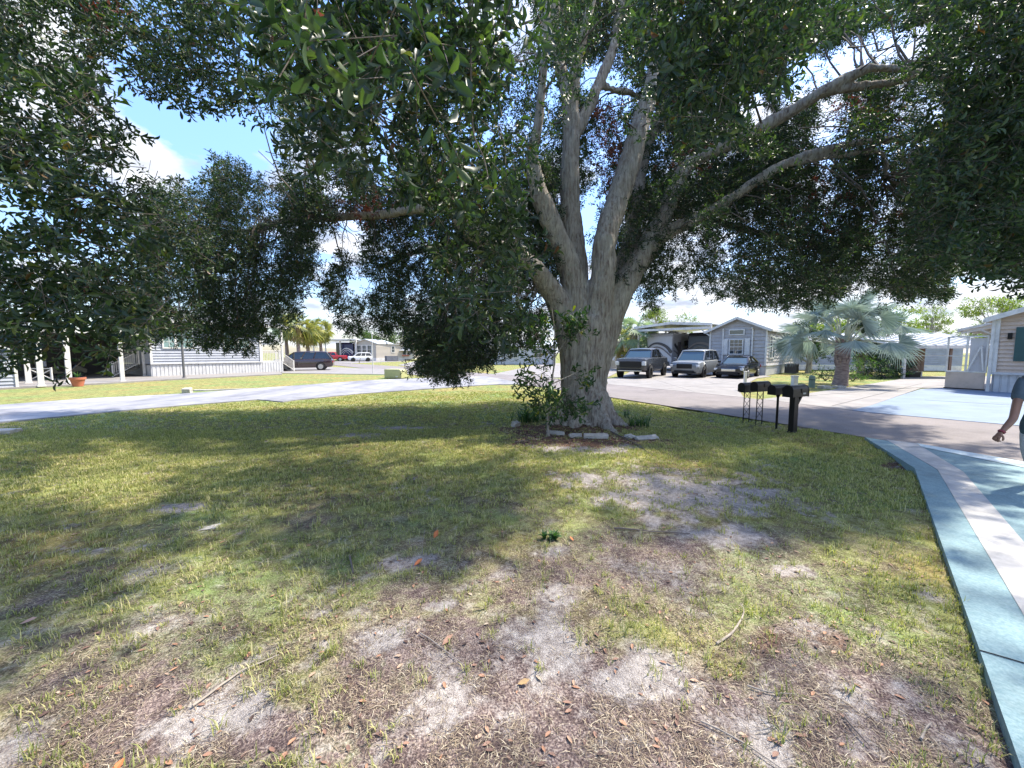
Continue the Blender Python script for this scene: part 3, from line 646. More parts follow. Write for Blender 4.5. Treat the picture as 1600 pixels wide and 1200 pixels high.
# leaf and twig cluster shapes
def leaf_tris(quality):
    if quality == 'near':
        st = [(0, .0, 0), (.22, .55, .0), (.55, 1.0, -.02), (.82, .72, -.06), (1.0, 0, -.12)]
    else:
        st = [(0, 0, 0), (.58, 1.0, -.02), (1.0, 0, -.09)]
    vs = [(0, 0, 0)]; fs = []
    for u, wv, h in st[1:-1]: vs += [(-wv, u, h + .10 * wv), (0, u, h), (wv, u, h + .10 * wv)]
    vs.append((0, 1, st[-1][2])); k = len(st) - 2
    fs += [(0, 2, 1), (0, 3, 2)]
    for i in range(k - 1):
        o = 1 + 3 * i; fs += [(o, o + 1, o + 4), (o, o + 4, o + 3), (o + 1, o + 2, o + 5), (o + 1, o + 5, o + 4)]
    o = 1 + 3 * (k - 1); e = len(vs) - 1
    fs += [(o, o + 1, e), (o + 1, o + 2, e)]
    V = np.array(vs, float)
    if quality != 'near': V = V.copy()
    return V, np.array(fs)
def cluster(quality, nleaf, seed):
    r = np.random.default_rng(seed); LV, LF = leaf_tris(quality); vs, fs, o = [], [], 0
    for i in range(nleaf):
        f = (i + .5) / nleaf; pos = np.array([r.normal(0, .02), r.normal(0, .02), .04 + .26 * f ** .8])
        az = i * 2.4 + r.normal(0, .3); el = np.clip(r.normal(.45, .35), -.5, 1.2) + .35 * f      # angle above plane
        ln = r.uniform(.075, .125); wd = ln * r.uniform(.15, .20)
        d = np.array([np.cos(az) * np.cos(el), np.sin(az) * np.cos(el), np.sin(el)])
        s = np.cross(d, [0, 0, 1.]); s /= np.linalg.norm(s) + 1e-9; tw = r.normal(0, .5)
        n = np.cross(s, d); s, n = s * np.cos(tw) + n * np.sin(tw), n * np.cos(tw) - s * np.sin(tw)
        Q = LV[:, :1] * s * wd + LV[:, 1:2] * d * ln + LV[:, 2:3] * n * ln * 1.6
        vs.append(Q + pos); fs.append(LF + o); o += len(Q)
    nl = sum(len(f) for f in fs)
    # the twig itself
    ring = [(math.cos(a_) * .0035, math.sin(a_) * .0035) for a_ in (0, 2.1, 4.2)]
    tv = [(x, y, -.12) for x, y in ring] + [(x * .5, y * .5, .29) for x, y in ring]
    vs.append(np.array(tv)); fs.append(np.array([(0, 1, 4), (0, 4, 3), (1, 2, 5), (1, 5, 4), (2, 0, 3), (2, 3, 5)]) + o)
    F = np.concatenate(fs); mi = np.zeros(len(F), int); mi[nl:] = 1
    return np.concatenate(vs), F, mi
CL = {'near': [cluster('near', 11, 20 + i) for i in range(6)], 'far': [cluster('far', 12, 50 + i) for i in range(6)]}
def rot_from(axis, spin):
    z = axis / np.linalg.norm(axis, axis=1, keepdims=True)
    h = np.where(np.abs(z[:, 2:3]) < .9, [[0, 0, 1.]], [[1., 0, 0]]); x = np.cross(h, z); x /= np.linalg.norm(x, axis=1, keepdims=True)
    y = np.cross(z, x); c, s = np.cos(spin)[:, None], np.sin(spin)[:, None]
    return np.stack([x * c + y * s, -x * s + y * c, z], 2)      # columns
def place_clusters(pos, axis, size, kind):
    out = []
    pick = rng.integers(0, 6, len(pos)); spin = rng.uniform(0, 6.28, len(pos)); Rm = rot_from(axis, spin)
    for k in range(6):
        i = np.where(pick == k)[0]
        if not len(i): continue
        V, F, mi = CL[kind][k]
        W = np.einsum('nij,vj->nvi', Rm[i], V) * size[i][:, None, None] + pos[i][:, None, :]
        FF = F[None] + (np.arange(len(i)) * len(V))[:, None, None]
        out.append((W.reshape(-1, 3), FF.reshape(-1, 3), np.tile(mi, len(i))))
    vs, fs, ms, o = [], [], [], 0
    for v, f, q in out: vs.append(v); fs.append(f + o); ms.append(q); o += len(v)
    return np.concatenate(vs), np.concatenate(fs), np.concatenate(ms)
lcols = [(0, (.016, .032, .020)), (.45, (.034, .058, .036)), (.80, (.058, .090, .046)), (.95, (.09, .125, .045)), (.985, (.13, .15, .04)), (.996, (.12, .05, .03)), (1, (.10, .045, .03))]
lm = leaf_mat('tree_leaf', lcols, .42, .27, (.7, .95, .3))
twigm = mat('twig_bark', (.17, .14, .12), .9, var=.4, scale=9)
LA = 12 * .1 * .017 * 1.15                   # leaf area of a cluster at size 1
centres, allV = [], []
tot = 0
for rg in REG:
    poly = np.array(rg['poly'], float); mn, mxx = poly.min(0), poly.max(0)
    A = (mxx - mn).prod()
    dm = (rg['d0'] + rg['d1']) / 2; real = A * (dm / 600) ** 2 * 1.35
    n = int(rg['tau'] * real / (LA * .55 * rg['size'] ** 2)); n = int(n * 1.15)
    px, py = rng.uniform(mn[0], mxx[0], n), rng.uniform(mn[1], mxx[1], n)
    wob = 30
    k = inpoly(px + (fbm(py / 23., px / 23.) - .5) * wob * 2.4, py + (fbm(px / 17., py / 17. + 9) - .5) * wob * 2.4, rg['poly'])
    d = rng.uniform(rg['d0'], rg['d1'], n)
    nn = fbm(px * rg['ns'] + dm * 7, py * rg['ns'] + d * 1.1, 4)      # leafy clumps with gaps between, in depth too
    pr = np.clip((nn - rg['thr'] - .12) * 4.2, 0, 1)
    k &= rng.random(n) < pr
    for hp in SKYH:
        ins = inpoly(px + (fbm(py / 12., px / 12.) - .5) * 26, py + (fbm(px / 11., py / 11. + 5) - .5) * 26, hp)
        k &= ~(ins & (rng.random(n) > .035))
    px, py, d = px[k], py[k], d[k]
    v = (600 - py) / FPX; u = (px - 800) / FPX; dy, dz = cT + v * sT, -sT + v * cT
    pos = np.stack([u * d / dy, d, CAMH + dz * d / dy], 1)
    # keep bark visible: thin clusters that would sit before the main limbs
    outw = pos - np.array([TREE.x, TREE.y, 4.5]); outw /= np.linalg.norm(outw, axis=1, keepdims=True)
    axv = outw * .5 + rng.normal(0, .62, pos.shape) + np.array([0, 0, -.28])
    sz = rg['size'] * rng.uniform(.8, 1.25, len(pos))
    kind = 'near' if rg['d0'] < 5.5 else 'far'
    V_, F_, m_ = place_clusters(pos - np.array(TL), axv, sz, kind)
    allV.append((V_, F_, m_)); centres.append(pos[rng.random(len(pos)) < .012]); tot += len(F_)
# the rest of the crown, overhead and outside the picture: it shades the lawn
n = 7500
q = rng.normal(0, 1, (n, 3)); q /= np.linalg.norm(q, axis=1, keepdims=True); q *= rng.uniform(.45, 1, (n, 1)) ** .5
pos = q * np.array([9.5, 10.5, 7.5]) + np.array([1.0, 7.5, 6.5])
px, py, f = project(pos)
infr = (f > 0) & (px > -90) & (px < 1690) & (py > -70) & (py < 1260)
okk = (~infr) & (pos[:, 2] > 2.9) & (np.linalg.norm(pos - np.array([0, 0, CAMH]), axis=1) > 3.8) & (rng.random(n) < np.clip((fbm(pos[:, 0] * 1.7, pos[:, 1] * 1.7 + pos[:, 2] * .9) - .34) * 5, 0, 1))
pos = pos[okk]
axv = rng.normal(0, .7, pos.shape) + np.array([0, 0, -.2])
allV.append(place_clusters(pos - np.array(TL), axv, np.full(len(pos), 1.35), 'far'))
vs, fs, ms, o = [], [], [], 0
for v, f_, q_ in allV: vs.append(v); fs.append(f_ + o); ms.append(q_); o += len(v)
V, F, MI = np.concatenate(vs), np.concatenate(fs), np.concatenate(ms)
print('crown tris', len(F))
np_mesh('crown', V, F, [lm, twigm], tree, MI)
# branchlets from the limbs into the leaves
bm_ = MB(); lp = np.array([list(p) for p, r in LPTS]); lr = np.array([r for p, r in LPTS])
ok = (lr < .24) & (lp[:, 2] > 2.6); lp, lr = lp[ok], lr[ok]
cen = np.concatenate(centres); rng.shuffle(cen)
for c in cen[:620]:
    dd_ = np.linalg.norm(lp - c, axis=1) + rng.uniform(0, .8, len(lp)); i = int(dd_.argmin())
    a_, e = Vector(lp[i]), Vector(c); ln = (e - a_).length
    if ln < .3 or ln > 3.4: continue
    pts = []; kk = 7; j = Vector(rng.normal(0, .10, 3)) * ln
    for s in range(kk + 1):
        u = s / kk; p = a_.lerp(e, u) + j * math.sin(u * math.pi) + Vector((0, 0, .10 * ln * math.sin(u * math.pi))) + Vector(rng.normal(0, .016, 3)) * ln * (0 < s < kk)
        pts.append(p - TL)
    r0 = min(lr[i] * .5, .007 + .006 * ln)
    bm_.tube(pts, [r0 * (1 - .8 * s / kk) for s in range(kk + 1)], 5)
# pale bare twigs seen near
def twig(pts, r0, r1):
    q, _ = limb([(a_, b2, d, 1) for a_, b2, d in pts]); n_ = len(q)
    bm_.tube([p - TL for p in q], [r0 + (r1 - r0) * i / (n_ - 1) for i in range(n_)], 6)
twig([(733, -30, 3.6), (735, 60, 3.6), (737, 162, 3.6), (741, 212, 3.6), (755, 245, 3.6), (763, 278, 3.6)], .012, .004)
twig([(738, 150, 3.6), (718, 140, 3.7), (690, 120, 3.8), (672, 102, 3.8)], .009, .006)
twig([(737, 180, 3.6), (715, 190, 3.6), (690, 182, 3.6)], .006, .003)
twig([(775, 210, 3.7), (750, 185, 3.7), (737, 175, 3.6)], .004, .006)
twig([(800, 80, 5), (775, 120, 5.1), (745, 145, 5.2), (700, 160, 5.3)], .014, .006)
twig([(1260, 250, 8.7), (1290, 262, 8.6), (1320, 280, 8.5), (1350, 300, 8.4)], .02, .008)
twig([(1285, 265, 8.6), (1295, 285, 8.6), (1315, 305, 8.5)], .016, .006)
twig([(1250, 200, 8.7), (1310, 198, 8.6), (1380, 205, 8.5), (1450, 215, 8.4)], .016, .008)
twig([(1325, 74, 8.2), (1350, 72, 8.2), (1388, 62, 8.2)], .02, .006)
for k in range(80):                                            # bare brown twiggery under the right arm
    px_, py_ = rng.uniform(1180, 1440), rng.uniform(175, 330); d = rng.uniform(8.5, 10.5); a_ = rng.normal(.15, .5); l_ = rng.uniform(40, 110); cv = rng.normal(0, 14)
    twig([(px_, py_, d), (px_ + l_ * .5 * math.cos(a_), py_ - l_ * .5 * math.sin(a_) + cv, d + rng.normal(0, .2)), (px_ + l_ * math.cos(a_), py_ - l_ * math.sin(a_), d + rng.normal(0, .3))], .010, .003)
for k in range(60):
    px_, py_ = rng.uniform(400, 620), rng.uniform(225, 340); d = rng.uniform(8.5, 10); a_ = rng.normal(-.6, .4); l_ = rng.uniform(30, 90)
    twig([(px_, py_, d), (px_ + l_ * .5 * math.cos(a_), py_ - l_ * .5 * math.sin(a_) + rng.normal(0, 9), d), (px_ + l_ * math.cos(a_), py_ - l_ * math.sin(a_), d + rng.normal(0, .3))], .009, .003)
bm_.build('branches', twigm, tree)
# dry reddish leaf sprays still hanging
pos = []
for (cx, cy, rx, ry, d, k) in ((560, 320, 60, 25, 9, 70), (950, 230, 28, 60, 10.2, 90), (935, 180, 30, 20, 10.2, 30), (1090, 240, 30, 25, 10, 30), (1350, 170, 40, 18, 8.8, 40), (165, 20, 14, 18, 6, 14), (470, 6, 20, 8, 3.2, 3), (1175, 420, 14, 20, 9.5, 14), (1290, 320, 90, 50, 9.5, 60)):
    for _ in range(k): pos.append(list(P(rng.normal(cx, rx * .6), rng.normal(cy, ry * .6), d + rng.normal(0, .3))))
pos = np.array(pos)
V, F, MI = place_clusters(pos - np.array(TL), rng.normal(0, .6, pos.shape) + np.array([0, 0, -.5]), rng.uniform(.6, .9, len(pos)), 'far')
dm_ = leaf_mat('dry_leaf', [(0, (.09, .035, .03)), (.5, (.17, .06, .045)), (1, (.26, .12, .08))], .7, .2, (.8, .5, .4))
np_mesh('dead_leaves', V, F, [dm_, twigm], tree, MI)['label'] = 'dry reddish brown leaf sprays among the green'
# ---------------------------------------------------------------- buildings
def lap(mb, p0, p1, zb, zt, za=None, step=.18, out=.030, apex=.5, mi=0):
    """lap siding from p0 to p1 (2D), outward normal on the right of that direction; za = gable apex height"""
    p0, p1 = Vector((*p0, 0)), Vector((*p1, 0)); u = (p1 - p0); W = u.length; u.normalize(); n = Vector((u.y, -u.x, 0))
    z = zb; top = za or zt
    while z < top - 1e-4:
        z2 = min(z + step, top)
        def rng_(q):
            if q <= zt or not za: return 0, W
            k = (q - zt) / (za - zt); return W * apex * k, W - W * (1 - apex) * k
        (a0, a1), (b0, b1) = rng_(z), rng_(z2)
        A = [p0 + u * a0 + n * out + Vector((0, 0, z)), p0 + u * a1 + n * out + Vector((0, 0, z)), p0 + u * b1 + n * -.022 + Vector((0, 0, z2)), p0 + u * b0 + n * -.022 + Vector((0, 0, z2)),
             p0 + u * a0 + n * -.022 + Vector((0, 0, z)), p0 + u * a1 + n * -.022 + Vector((0, 0, z))]
        mb.add(A, [(0, 1, 2, 3), (4, 5, 1, 0)], mi); z = z2
def ribs(mb, p0, p1, zb, zt, step=.3, mi=0, gap=.05, out=.03):
    p0, p1 = Vector((*p0, 0)), Vector((*p1, 0)); u = (p1 - p0); W = u.length; u.normalize(); n = Vector((u.y, -u.x, 0)); s = 0
    while s < W - 1e-3:
        e = min(s + step, W)
        q = [(s, out * .1), (s + gap, out * .1), (s + gap * 1.3, out), (e, out)]
        for (s0, o0), (s1, o1) in zip(q, q[1:]):
            mb.add([p0 + u * s0 + n * o0 + Vector((0, 0, zb)), p0 + u * s1 + n * o1 + Vector((0, 0, zb)), p0 + u * s1 + n * o1 + Vector((0, 0, zt)), p0 + u * s0 + n * o0 + Vector((0, 0, zt))], [(0, 1, 2, 3)], mi)
        mb.add([p0 + u * e + n * out + Vector((0, 0, zb)), p0 + u * e + n * out * .1 + Vector((0, 0, zb)), p0 + u * e + n * out * .1 + Vector((0, 0, zt)), p0 + u * e + n * out + Vector((0, 0, zt))], [(0, 1, 2, 3)], mi)
        s = e
def window(par, c, W, H, ang, glass, nx=2, ny=2, frame=None, fw=.08, split=True):
    """centre c on the wall plane, ang = direction along the wall"""
    Mx = Matrix.Translation(Vector(c)) @ Matrix.Rotation(ang, 4, 'Z')       # local x along wall, -y outward
    m = MB(); m.M = Mx
    for sx in (-1, 1): m.box((sx * (W / 2 + fw / 2), -.045, 0), (fw, .07, H + 2 * fw))
    for sz in (-1, 1): m.box((0, -.045, sz * (H / 2 + fw / 2)), (W - .001, .075, fw))
    if split: m.box((0, -.045, 0), (W, .06, .05))
    for i in range(1, nx): m.box((-W / 2 + W * i / nx, -.056, 0), (.024, .02, H))
    for j in range(1, ny):
        if split and abs(j / ny - .5) < .01: continue
        m.box((0, -.054, -H / 2 + H * j / ny), (W, .014, .022))
    f = m.build('window', frame or M['white'], par)
    g = MB(); g.M = Mx; g.box((0, -.042, 0), (W, .012, H)); g.build('pane', glass, f)
    return f
def wall_core(mb, poly, zb, zt, mi=0): mb.prism(poly, zb, zt, 'xy', mi)
def gable_roof(mb, x0, x1, y0, y1, ze, za, ov=.25, th=.12, apex=.5, mi=0):
    """ridge along y; eaves at x0, x1"""
    xa = x0 + (x1 - x0) * apex
    for (xe, sg) in ((x0, -1), (x1, 1)):
        sl = (za - ze) / (xa - xe); X0 = xe + sg * ov; Z0 = ze + sl * sg * ov
        mb.prism([(X0, Z0), (xa, za), (xa, za + th), (X0, Z0 + th)], y0 - ov, y1 + ov, 'xz', mi)
def rail(par, p, q, z0, h, name='railing', step=.12, mt=None, slope=0):
    m = MB(); p, q = Vector((*p, z0)), Vector((*q, z0 + slope)); n = max(2, int((q - p).length / step))
    up = Vector((0, 0, 1))
    m.bar(p + up * h, q + up * h, .06, .04); m.bar(p + up * .08, q + up * .08, .04, .04)
    for i in range(n + 1):
        a = p.lerp(q, i / n); m.bar(a + up * .08, a + up * h, .025)
    for a in (p, q): m.bar(a, a + up * (h + .05), .08)
    return m.build(name, mt or M['white'], par)
def stairs(par, o, ang, n, rise, run, w, mt, name='stairs'):
    m = MB(); m.M = Matrix.Translation(Vector(o)) @ Matrix.Rotation(ang, 4, 'Z')
    for i in range(n): m.box((0, i * run, rise * (i + 1) - .03), (w, run + .03, .05)); 
    for sx in (-1, 1): m.prism([(-.12, .0), (run * n, rise * n - .05), (run * n, rise * n - .3), (.1, 0)], sx * w / 2 - .03, sx * w / 2 + .03, 'yz')
    return m.build(name, mt, par)
ang_of = lambda v: math.atan2(v.y, v.x)

# grey house across the road. Local x runs along its front from the right corner, y goes back
def frame_thing(name, label, cat, origin, fdir, group=None):
    """local -y faces fdir"""
    return thing(name, label, cat, (origin.x, origin.y, 0), math.atan2(fdir[1], fdir[0]) + math.pi / 2, group)
F1 = Vector((-.72, -.69, 0)).normalized()
gh = frame_thing('grey_house', 'small blue-grey gabled mobile home with white-shuttered front window behind the parked black sedan', 'house', Vector((18.9, 28.6, 0)), F1)
# local: front wall from x=-4.0 (left) to 0 (right); side wall x=0, y 0..9.2
W1_, L1_, ZE, ZA = 4.0, 9.2, 3.45, 4.35
m = MB(); m.mi = 0
m.prism([(-W1_, .75), (0, .75), (0, ZE), (-W1_ / 2, ZA - .02), (-W1_, ZE)], .03, L1_, 'xz')
lap(m, (-W1_, 0), (0, 0), .75, ZE, ZA, .27)
lap(m, (0, 0), (0, L1_), .75, ZE, None, .27); lap(m, (-W1_, L1_), (-W1_, 0), .75, ZE)
m.build('wall', M['greyside'], gh)
m = MB(); m.box((-W1_ / 2, L1_ / 2 + .04, .37), (W1_ - .1, L1_ - .1, .74)); ribs(m, (-W1_, .03), (0, .03), 0, .72); ribs(m, (-.03, 0), (-.03, L1_), 0, .72)
m.box((-W1_ / 2, -.02, .74), (W1_ + .1, .1, .07)); m.box((.02, L1_ / 2, .74), (.1, L1_, .07))
m.build('skirting', M['vinyl'], gh)
m = MB(); gable_roof(m, -W1_, 0, 0, L1_, ZE, ZA, .3, .09); m.build('roof', M['roofgrey'], gh)
m = MB()
for (xa, za_, xb, zb_) in ((-W1_ - .32, ZE - .145, -W1_ / 2, ZA), (-W1_ / 2, ZA, .32, ZE - .145)): m.bar((xa, -.33, za_ + .02), (xb, -.33, zb_ + .02), .05, .18)
m.box((.34, L1_ / 2, ZE - .13), (.1, L1_ + .6, .13)); m.box((-W1_ - .34, L1_ / 2, ZE - .13), (.1, L1_ + .6, .13))
for x in (-W1_ + .04, -.04): m.box((x, -.03, (ZE + .75) / 2), (.12, .06, ZE - .75))
m.box((-3.0, -.07, 2.0), (.09, .07, 3.2)); m.box((-.95, -.07, 1.9), (.09, .07, 3.3)); m.box((-.95, -.2, 3.55), (.09, .25, .07))
m.build('trim', M['white'], gh)
window(gh, (-2.05, 0, 2.15), .85, 1.05, 0, M['glass'], 3, 4)
window(gh, (-2.05, 0, 3.28), .95, .30, 0, M['glass'], 1, 1, split=False)
for sx in (-1, 1):
    m = MB(); m.box((-2.05 + sx * .77, -.045, 2.15), (.36, .05, 1.25)); m.box((-2.05 + sx * .77, -.072, 2.15), (.26, .02, 1.1)); m.build('shutter', M['white'], gh)
for (yy, ww, hh_, zc) in ((.95, .55, 1.65, 2.15), (1.75, .55, 1.65, 2.15), (3.3, .55, 1.0, 2.4), (4.05, .55, 1.0, 2.4), (6.4, .6, 1.0, 2.4)):
    window(gh, (0, yy, zc), ww, hh_, math.pi / 2, M['glass'], 1, 2)
ac = thing('ac_unit', 'dark louvred air conditioner standing against the grey house skirting', 'air conditioner', gh.matrix_basis @ Vector((.75, 4.6, 0)), gh.rotation_euler.z)
m = MB(); m.box((0, 0, .42), (.8, .9, .78))
m.build('cabinet', M['acmetal'], ac, bevel=.02)
m = MB()
for k in range(14): m.box((-.38 + k * .0585, -.46, .43), (.018, .02, .66)); 
for k in range(14): m.box((.41, -.4 + k * .0615, .43), (.02, .018, .66))
m.build('grille', M['blackplastic'], ac)
m = MB(); m.cyl((0, 0, .82), .3, .03, 20); m.build('fan_cover', M['blackplastic'], ac)

# RV carport attached left of it
cp = frame_thing('rv_carport', 'tall white metal carport over the motorhomes beside the grey house', 'carport', gh.matrix_basis @ Vector((-W1_ - .15, .9, 0)), F1)
Wc, Lc, Zc = 6.9, 11.5, 4.05
m = MB()
for k in range(23):
    x0 = -Wc + .3 * k; m.prism([(x0, Zc + .02 + .26 * (1 - abs((x0 + Wc / 2) / (Wc / 2)))), (x0 + .3, Zc + .02 + .26 * (1 - abs((x0 + .3 + Wc / 2) / (Wc / 2)))), (x0 + .3, Zc + .09 + .26 * (1 - abs((x0 + .3 + Wc / 2) / (Wc / 2)))), (x0 + .15, Zc + .07 + .26 * (1 - abs((x0 + .15 + Wc / 2) / (Wc / 2)))), (x0, Zc + .09 + .26 * (1 - abs((x0 + Wc / 2) / (Wc / 2))))], -.2, Lc, 'xz')
m.build('roof', M['roofm'], cp)
m = MB(); m.bar((-Wc - .05, -.24, Zc), (-Wc / 2, -.24, Zc + .27), .06, .22); m.bar((-Wc / 2, -.24, Zc + .27), (.03, -.24, Zc), .06, .22)
m.box((-Wc - .04, Lc / 2 - .1, Zc), (.08, Lc, .2)); m.bar((-Wc + .15, -.1, Zc - .26), (-.1, -.1, Zc - .26), .1, .2)
m.build('fascia', M['white'], cp)
for x in (-Wc + .3, -.12):
    for y in (.0, Lc * .5, Lc - .4):
        m = MB(); m.box((x, y, Zc / 2), (.14, .14, Zc - .05)); s_ = 1 if x < -3 else -1
        if y == 0: m.bar((x, y, Zc - 1.0), (x + s_ * .9, y, Zc - .3), .09)
        m.build('post', M['white'], cp)
# motorhomes under it
rvpaint = mat('rv_silver_tan', (.50, .48, .47), .3, var=.08); rvdark = mat('rv_dark_swoosh', (.035, .035, .045), .3, var=.2); rvbrown = mat('rv_brown', (.13, .11, .11), .3, var=.1)
navy = mat('rv_navy', (.02, .02, .07), .2)
def motorhome(name, label, par_fr, x, y, W, H, Lg, base, swoosh, two, rz=0, windshield=False):
    o = thing(name, label, 'motorhome', par_fr.matrix_basis @ Vector((x, y, 0)), par_fr.rotation_euler.z + rz)
    m = MB(); 
    prof = [(0.0, .45), (-.12, .9), (-.10, 1.6), (0.0, H - .35), (.12, H - .1), (.3, H), (Lg, H), (Lg, .45)]
    m.prism(prof, -W / 2, W / 2, 'yz'); m.build('body', base, o, bevel=.07)
    def stripe(pts0, w0, w1, mt, nm, face='front'):
        q, _ = [], 0
        pts = [Vector((*p, 0)) for p in pts0]; pts = smooth(pts, 3); n = len(pts); vs = []
        for i, p in enumerate(pts):
            tt = (pts[min(i + 1, n - 1)] - pts[max(i - 1, 0)]).normalized(); nn_ = Vector((-tt.y, tt.x, 0)); ww = (w0 + (w1 - w0) * i / (n - 1)) / 2
            for s in (-1, 1):
                a = p + nn_ * ww * s
                vs.append((a.x, -.135, a.y) if face == 'front' else (face_x, a.x, a.y))
        mm = MB(); mm.add(vs, [(2 * i, 2 * i + 1, 2 * i + 3, 2 * i + 2) for i in range(n - 1)])
        mm.build(nm, mt, o)
    face_x = W / 2 + .008
    h = H
    stripe([(-W * .48, 2.0), (-W * .25, 2.55), (0, 2.6), (W * .3, 2.3), (W * .49, 1.7)], .08, .34, swoosh, 'painted_swoosh')
    stripe([(-W * .48, 1.5), (-W * .2, 2.25), (W * .1, 2.2), (W * .49, 1.35)], .12, .12, two, 'painted_swoosh')
    stripe([(-W * .3, 1.0), (-W * .32, 1.7), (-.05, 2.0), (W * .25, 1.1)], .10, .05, swoosh, 'painted_swoosh')
    stripe([(.4, 2.5), (1.6, 1.8), (3.5, 1.4), (Lg * .8, 2.2)], .25, .6, swoosh, 'painted_swoosh', 'side')
    stripe([(.3, 1.9), (1.8, 1.4), (3.6, 2.0), (Lg * .8, 2.8)], .1, .2, two, 'painted_swoosh', 'side')
    if windshield:
        m = MB(); m.box((0, -.07, 2.05), (W * .86, .08, 1.0)); m.build('windshield', M['carglass'], o, bevel=.03)
    m = MB(); m.box((0, -.16, .7), (W * .8, .12, .35)); m.build('bumper', M['p_grey'], o, bevel=.03)
    m = MB(); m.box((W / 2 + .01, 3.2, 2.6), (.03, 1.1, .5)); m.build('window', M['carglass'], o)
    m = MB(); m.box((W / 2 + .01, 1.5, 1.75), (.03, .7, 1.9)); m.build('door', two, o, bevel=.01)
    m = MB(); m.box((0, 3.0, H + .14), (.7, .9, .25)); m.build('roof_unit', M['white'], o, bevel=.04)
    m = MB(); m.box((0, 5.5, H + .1), (.4, .4, .18)); m.build('roof_vent', M['white'], o, bevel=.04)
    for y in (2.1, Lg - 2.4):
        for s in (-1, 1):
            m = MB(); m.cyl((s * (W / 2 - .14), y, .48), .48, .3, 20, 'x'); wq = m.build('wheel', M['rubber'], o)
            m = MB(); m.cyl((s * (W / 2 + .005), y, .48), .27, .03, 14, 'x'); m.build('rim', M['chrome'], wq)
    return o
motorhome('motorhome', 'silver motorhome nose with dark swooping stripes parked under the tall white carport', cp, -4.95, .9, 2.5, 3.55, 8.5, rvpaint, rvdark, rvbrown)
motorhome('motorhome', 'very dark trailer parked deeper under the carport right of the silver motorhome', cp, -1.65, 2.6, 2.7, 3.55, 7.5, rvdark, rvbrown, M['p_grey'])

# tan house at the right edge
F2 = Vector((-.91, -.42, 0)).normalized()
th = frame_thing('tan_house', 'tan lap-sided mobile home at the far right with dark teal shutter and white skirting', 'house', Vector((20.9, 16.7, 0)), F2)
W2, L2, ZE2, ZA2 = 7.2, 12, 3.2, 4.5
m = MB(); m.prism([(0, .82), (W2, .82), (W2, ZE2), (W2 / 2, ZA2 - .02), (0, ZE2)], .03, L2, 'xz')
lap(m, (0, 0), (W2, 0), .82, ZE2, ZA2, .17); lap(m, (0, L2), (0, 0), .82, ZE2, None, .17); m.build('wall', M['tanside'], th)
m = MB(); m.box((W2 / 2, L2 / 2, .4), (W2 - .1, L2 - .1, .8)); ribs(m, (0, .03), (W2, .03), 0, .8, .22); ribs(m, (.03, L2), (.03, 0), 0, .8, .22); m.box((W2 / 2, -.02, .81), (W2 + .06, .12, .10)); m.build('skirting', M['vinyl'], th)
m = MB(); gable_roof(m, 0, W2, 0, L2, ZE2, ZA2, .25, .08); m.build('roof', M['roofm'], th)
m = MB(); sl2 = (ZA2 - ZE2) / (W2 / 2)
for (a_, b_) in (((-.27, ZE2 - .27 * sl2), (W2 / 2, ZA2)), ((W2 / 2, ZA2), (W2 + .27, ZE2 - .27 * sl2))): m.bar((a_[0], -.28, a_[1] + .0), (b_[0], -.28, b_[1] + .0), .05, .2)
m.box((.04, -.035, (ZE2 + .8) / 2), (.14, .07, ZE2 - .8)); m.box((W2 - .04, -.035, (ZE2 + .8) / 2), (.14, .07, ZE2 - .8)); m.box((-.3, L2 / 2, ZE2 - .12), (.08, L2 + .5, .13))
m.box((-.06, -.1, 1.55), (.09, .08, 3.1)); m.build('trim', M['white'], th)
window(th, (1.42, 0, 2.05), .9, 1.2, 0, M['glass'], 1, 2)
for s in (-1, 1):
    m = MB(); m.box((1.42 + s * .72, -.05, 2.05), (.30, .05, 1.42))
    for k in range(14): m.box((1.42 + s * .72, -.078, 1.44 + k * .092), (.24, .015, .05))
    m.build('shutter', M['shutter'], th)
m = MB(); m.box((.40, -.05, 2.4), (.12, .08, .26)); m.build('wall_lamp', M['blackmetal'], th)
# side awning and its posts (a part of the house)
m = MB()
m.prism([(-.32, ZE2 - .16), (-1.5, ZE2 - .48), (-1.5, ZE2 - .36), (-.32, ZE2 - .06)], 1.4, L2, 'xz')
for k in range(8): m.bar((-.3, 1.5 + k * 1.4, ZE2 - .26), (-1.45, 1.5 + k * 1.4, ZE2 - .56), .06, .1)
m.bar((-.1, 1.5, ZE2 - .9), (-.9, 1.5, ZE2 - .4), .07)
m.box((-1.52, L2 / 2 + .7, ZE2 - .44), (.07, L2 - 1.4, .16)); m.build('awning', M['white'], th)
sp_ = frame_thing('patio_screen', 'beige waist-high panel with white frames above it, beside the tan house corner', 'patio screen', G(1548, 612) + Vector((-.1, .15, 0)), Vector((-.91, -.42, 0)))
m = MB(); m.box((-.62, 0, .45), (1.2, .08, .72)); m.build('panel', M['tanside'], sp_, bevel=.01)
m = MB(); m.box((-.62, 0, .06), (1.25, .12, .05)); m.build('base', M['blackmetal'], sp_)
m = MB(); m.box((-.62, 0, .84), (1.26, .1, .05))
for x in (-1.22, -.62, -.02): m.bar((x, 0, .86), (x, 0, 2.4), .06)
m.bar((-.55, -.05, .86), (-.2, -.05, 2.0), .05); m.bar((-.2, -.05, 2.0), (-.08, -.05, .9), .05); m.bar((-1.2, 0, 1.55), (-.62, 0, 1.55), .04); m.box((-.62, 0, 2.42), (1.26, .1, .06))
m.build('frame', M['white'], sp_)
m = MB(); m.box((-.3, .06, 1.6), (.5, .02, 1.5)); m.build('curtain', mat('pale_curtain', (.6, .58, .57), .9, var=.2, stretch=(8, 8, .5)), sp_)

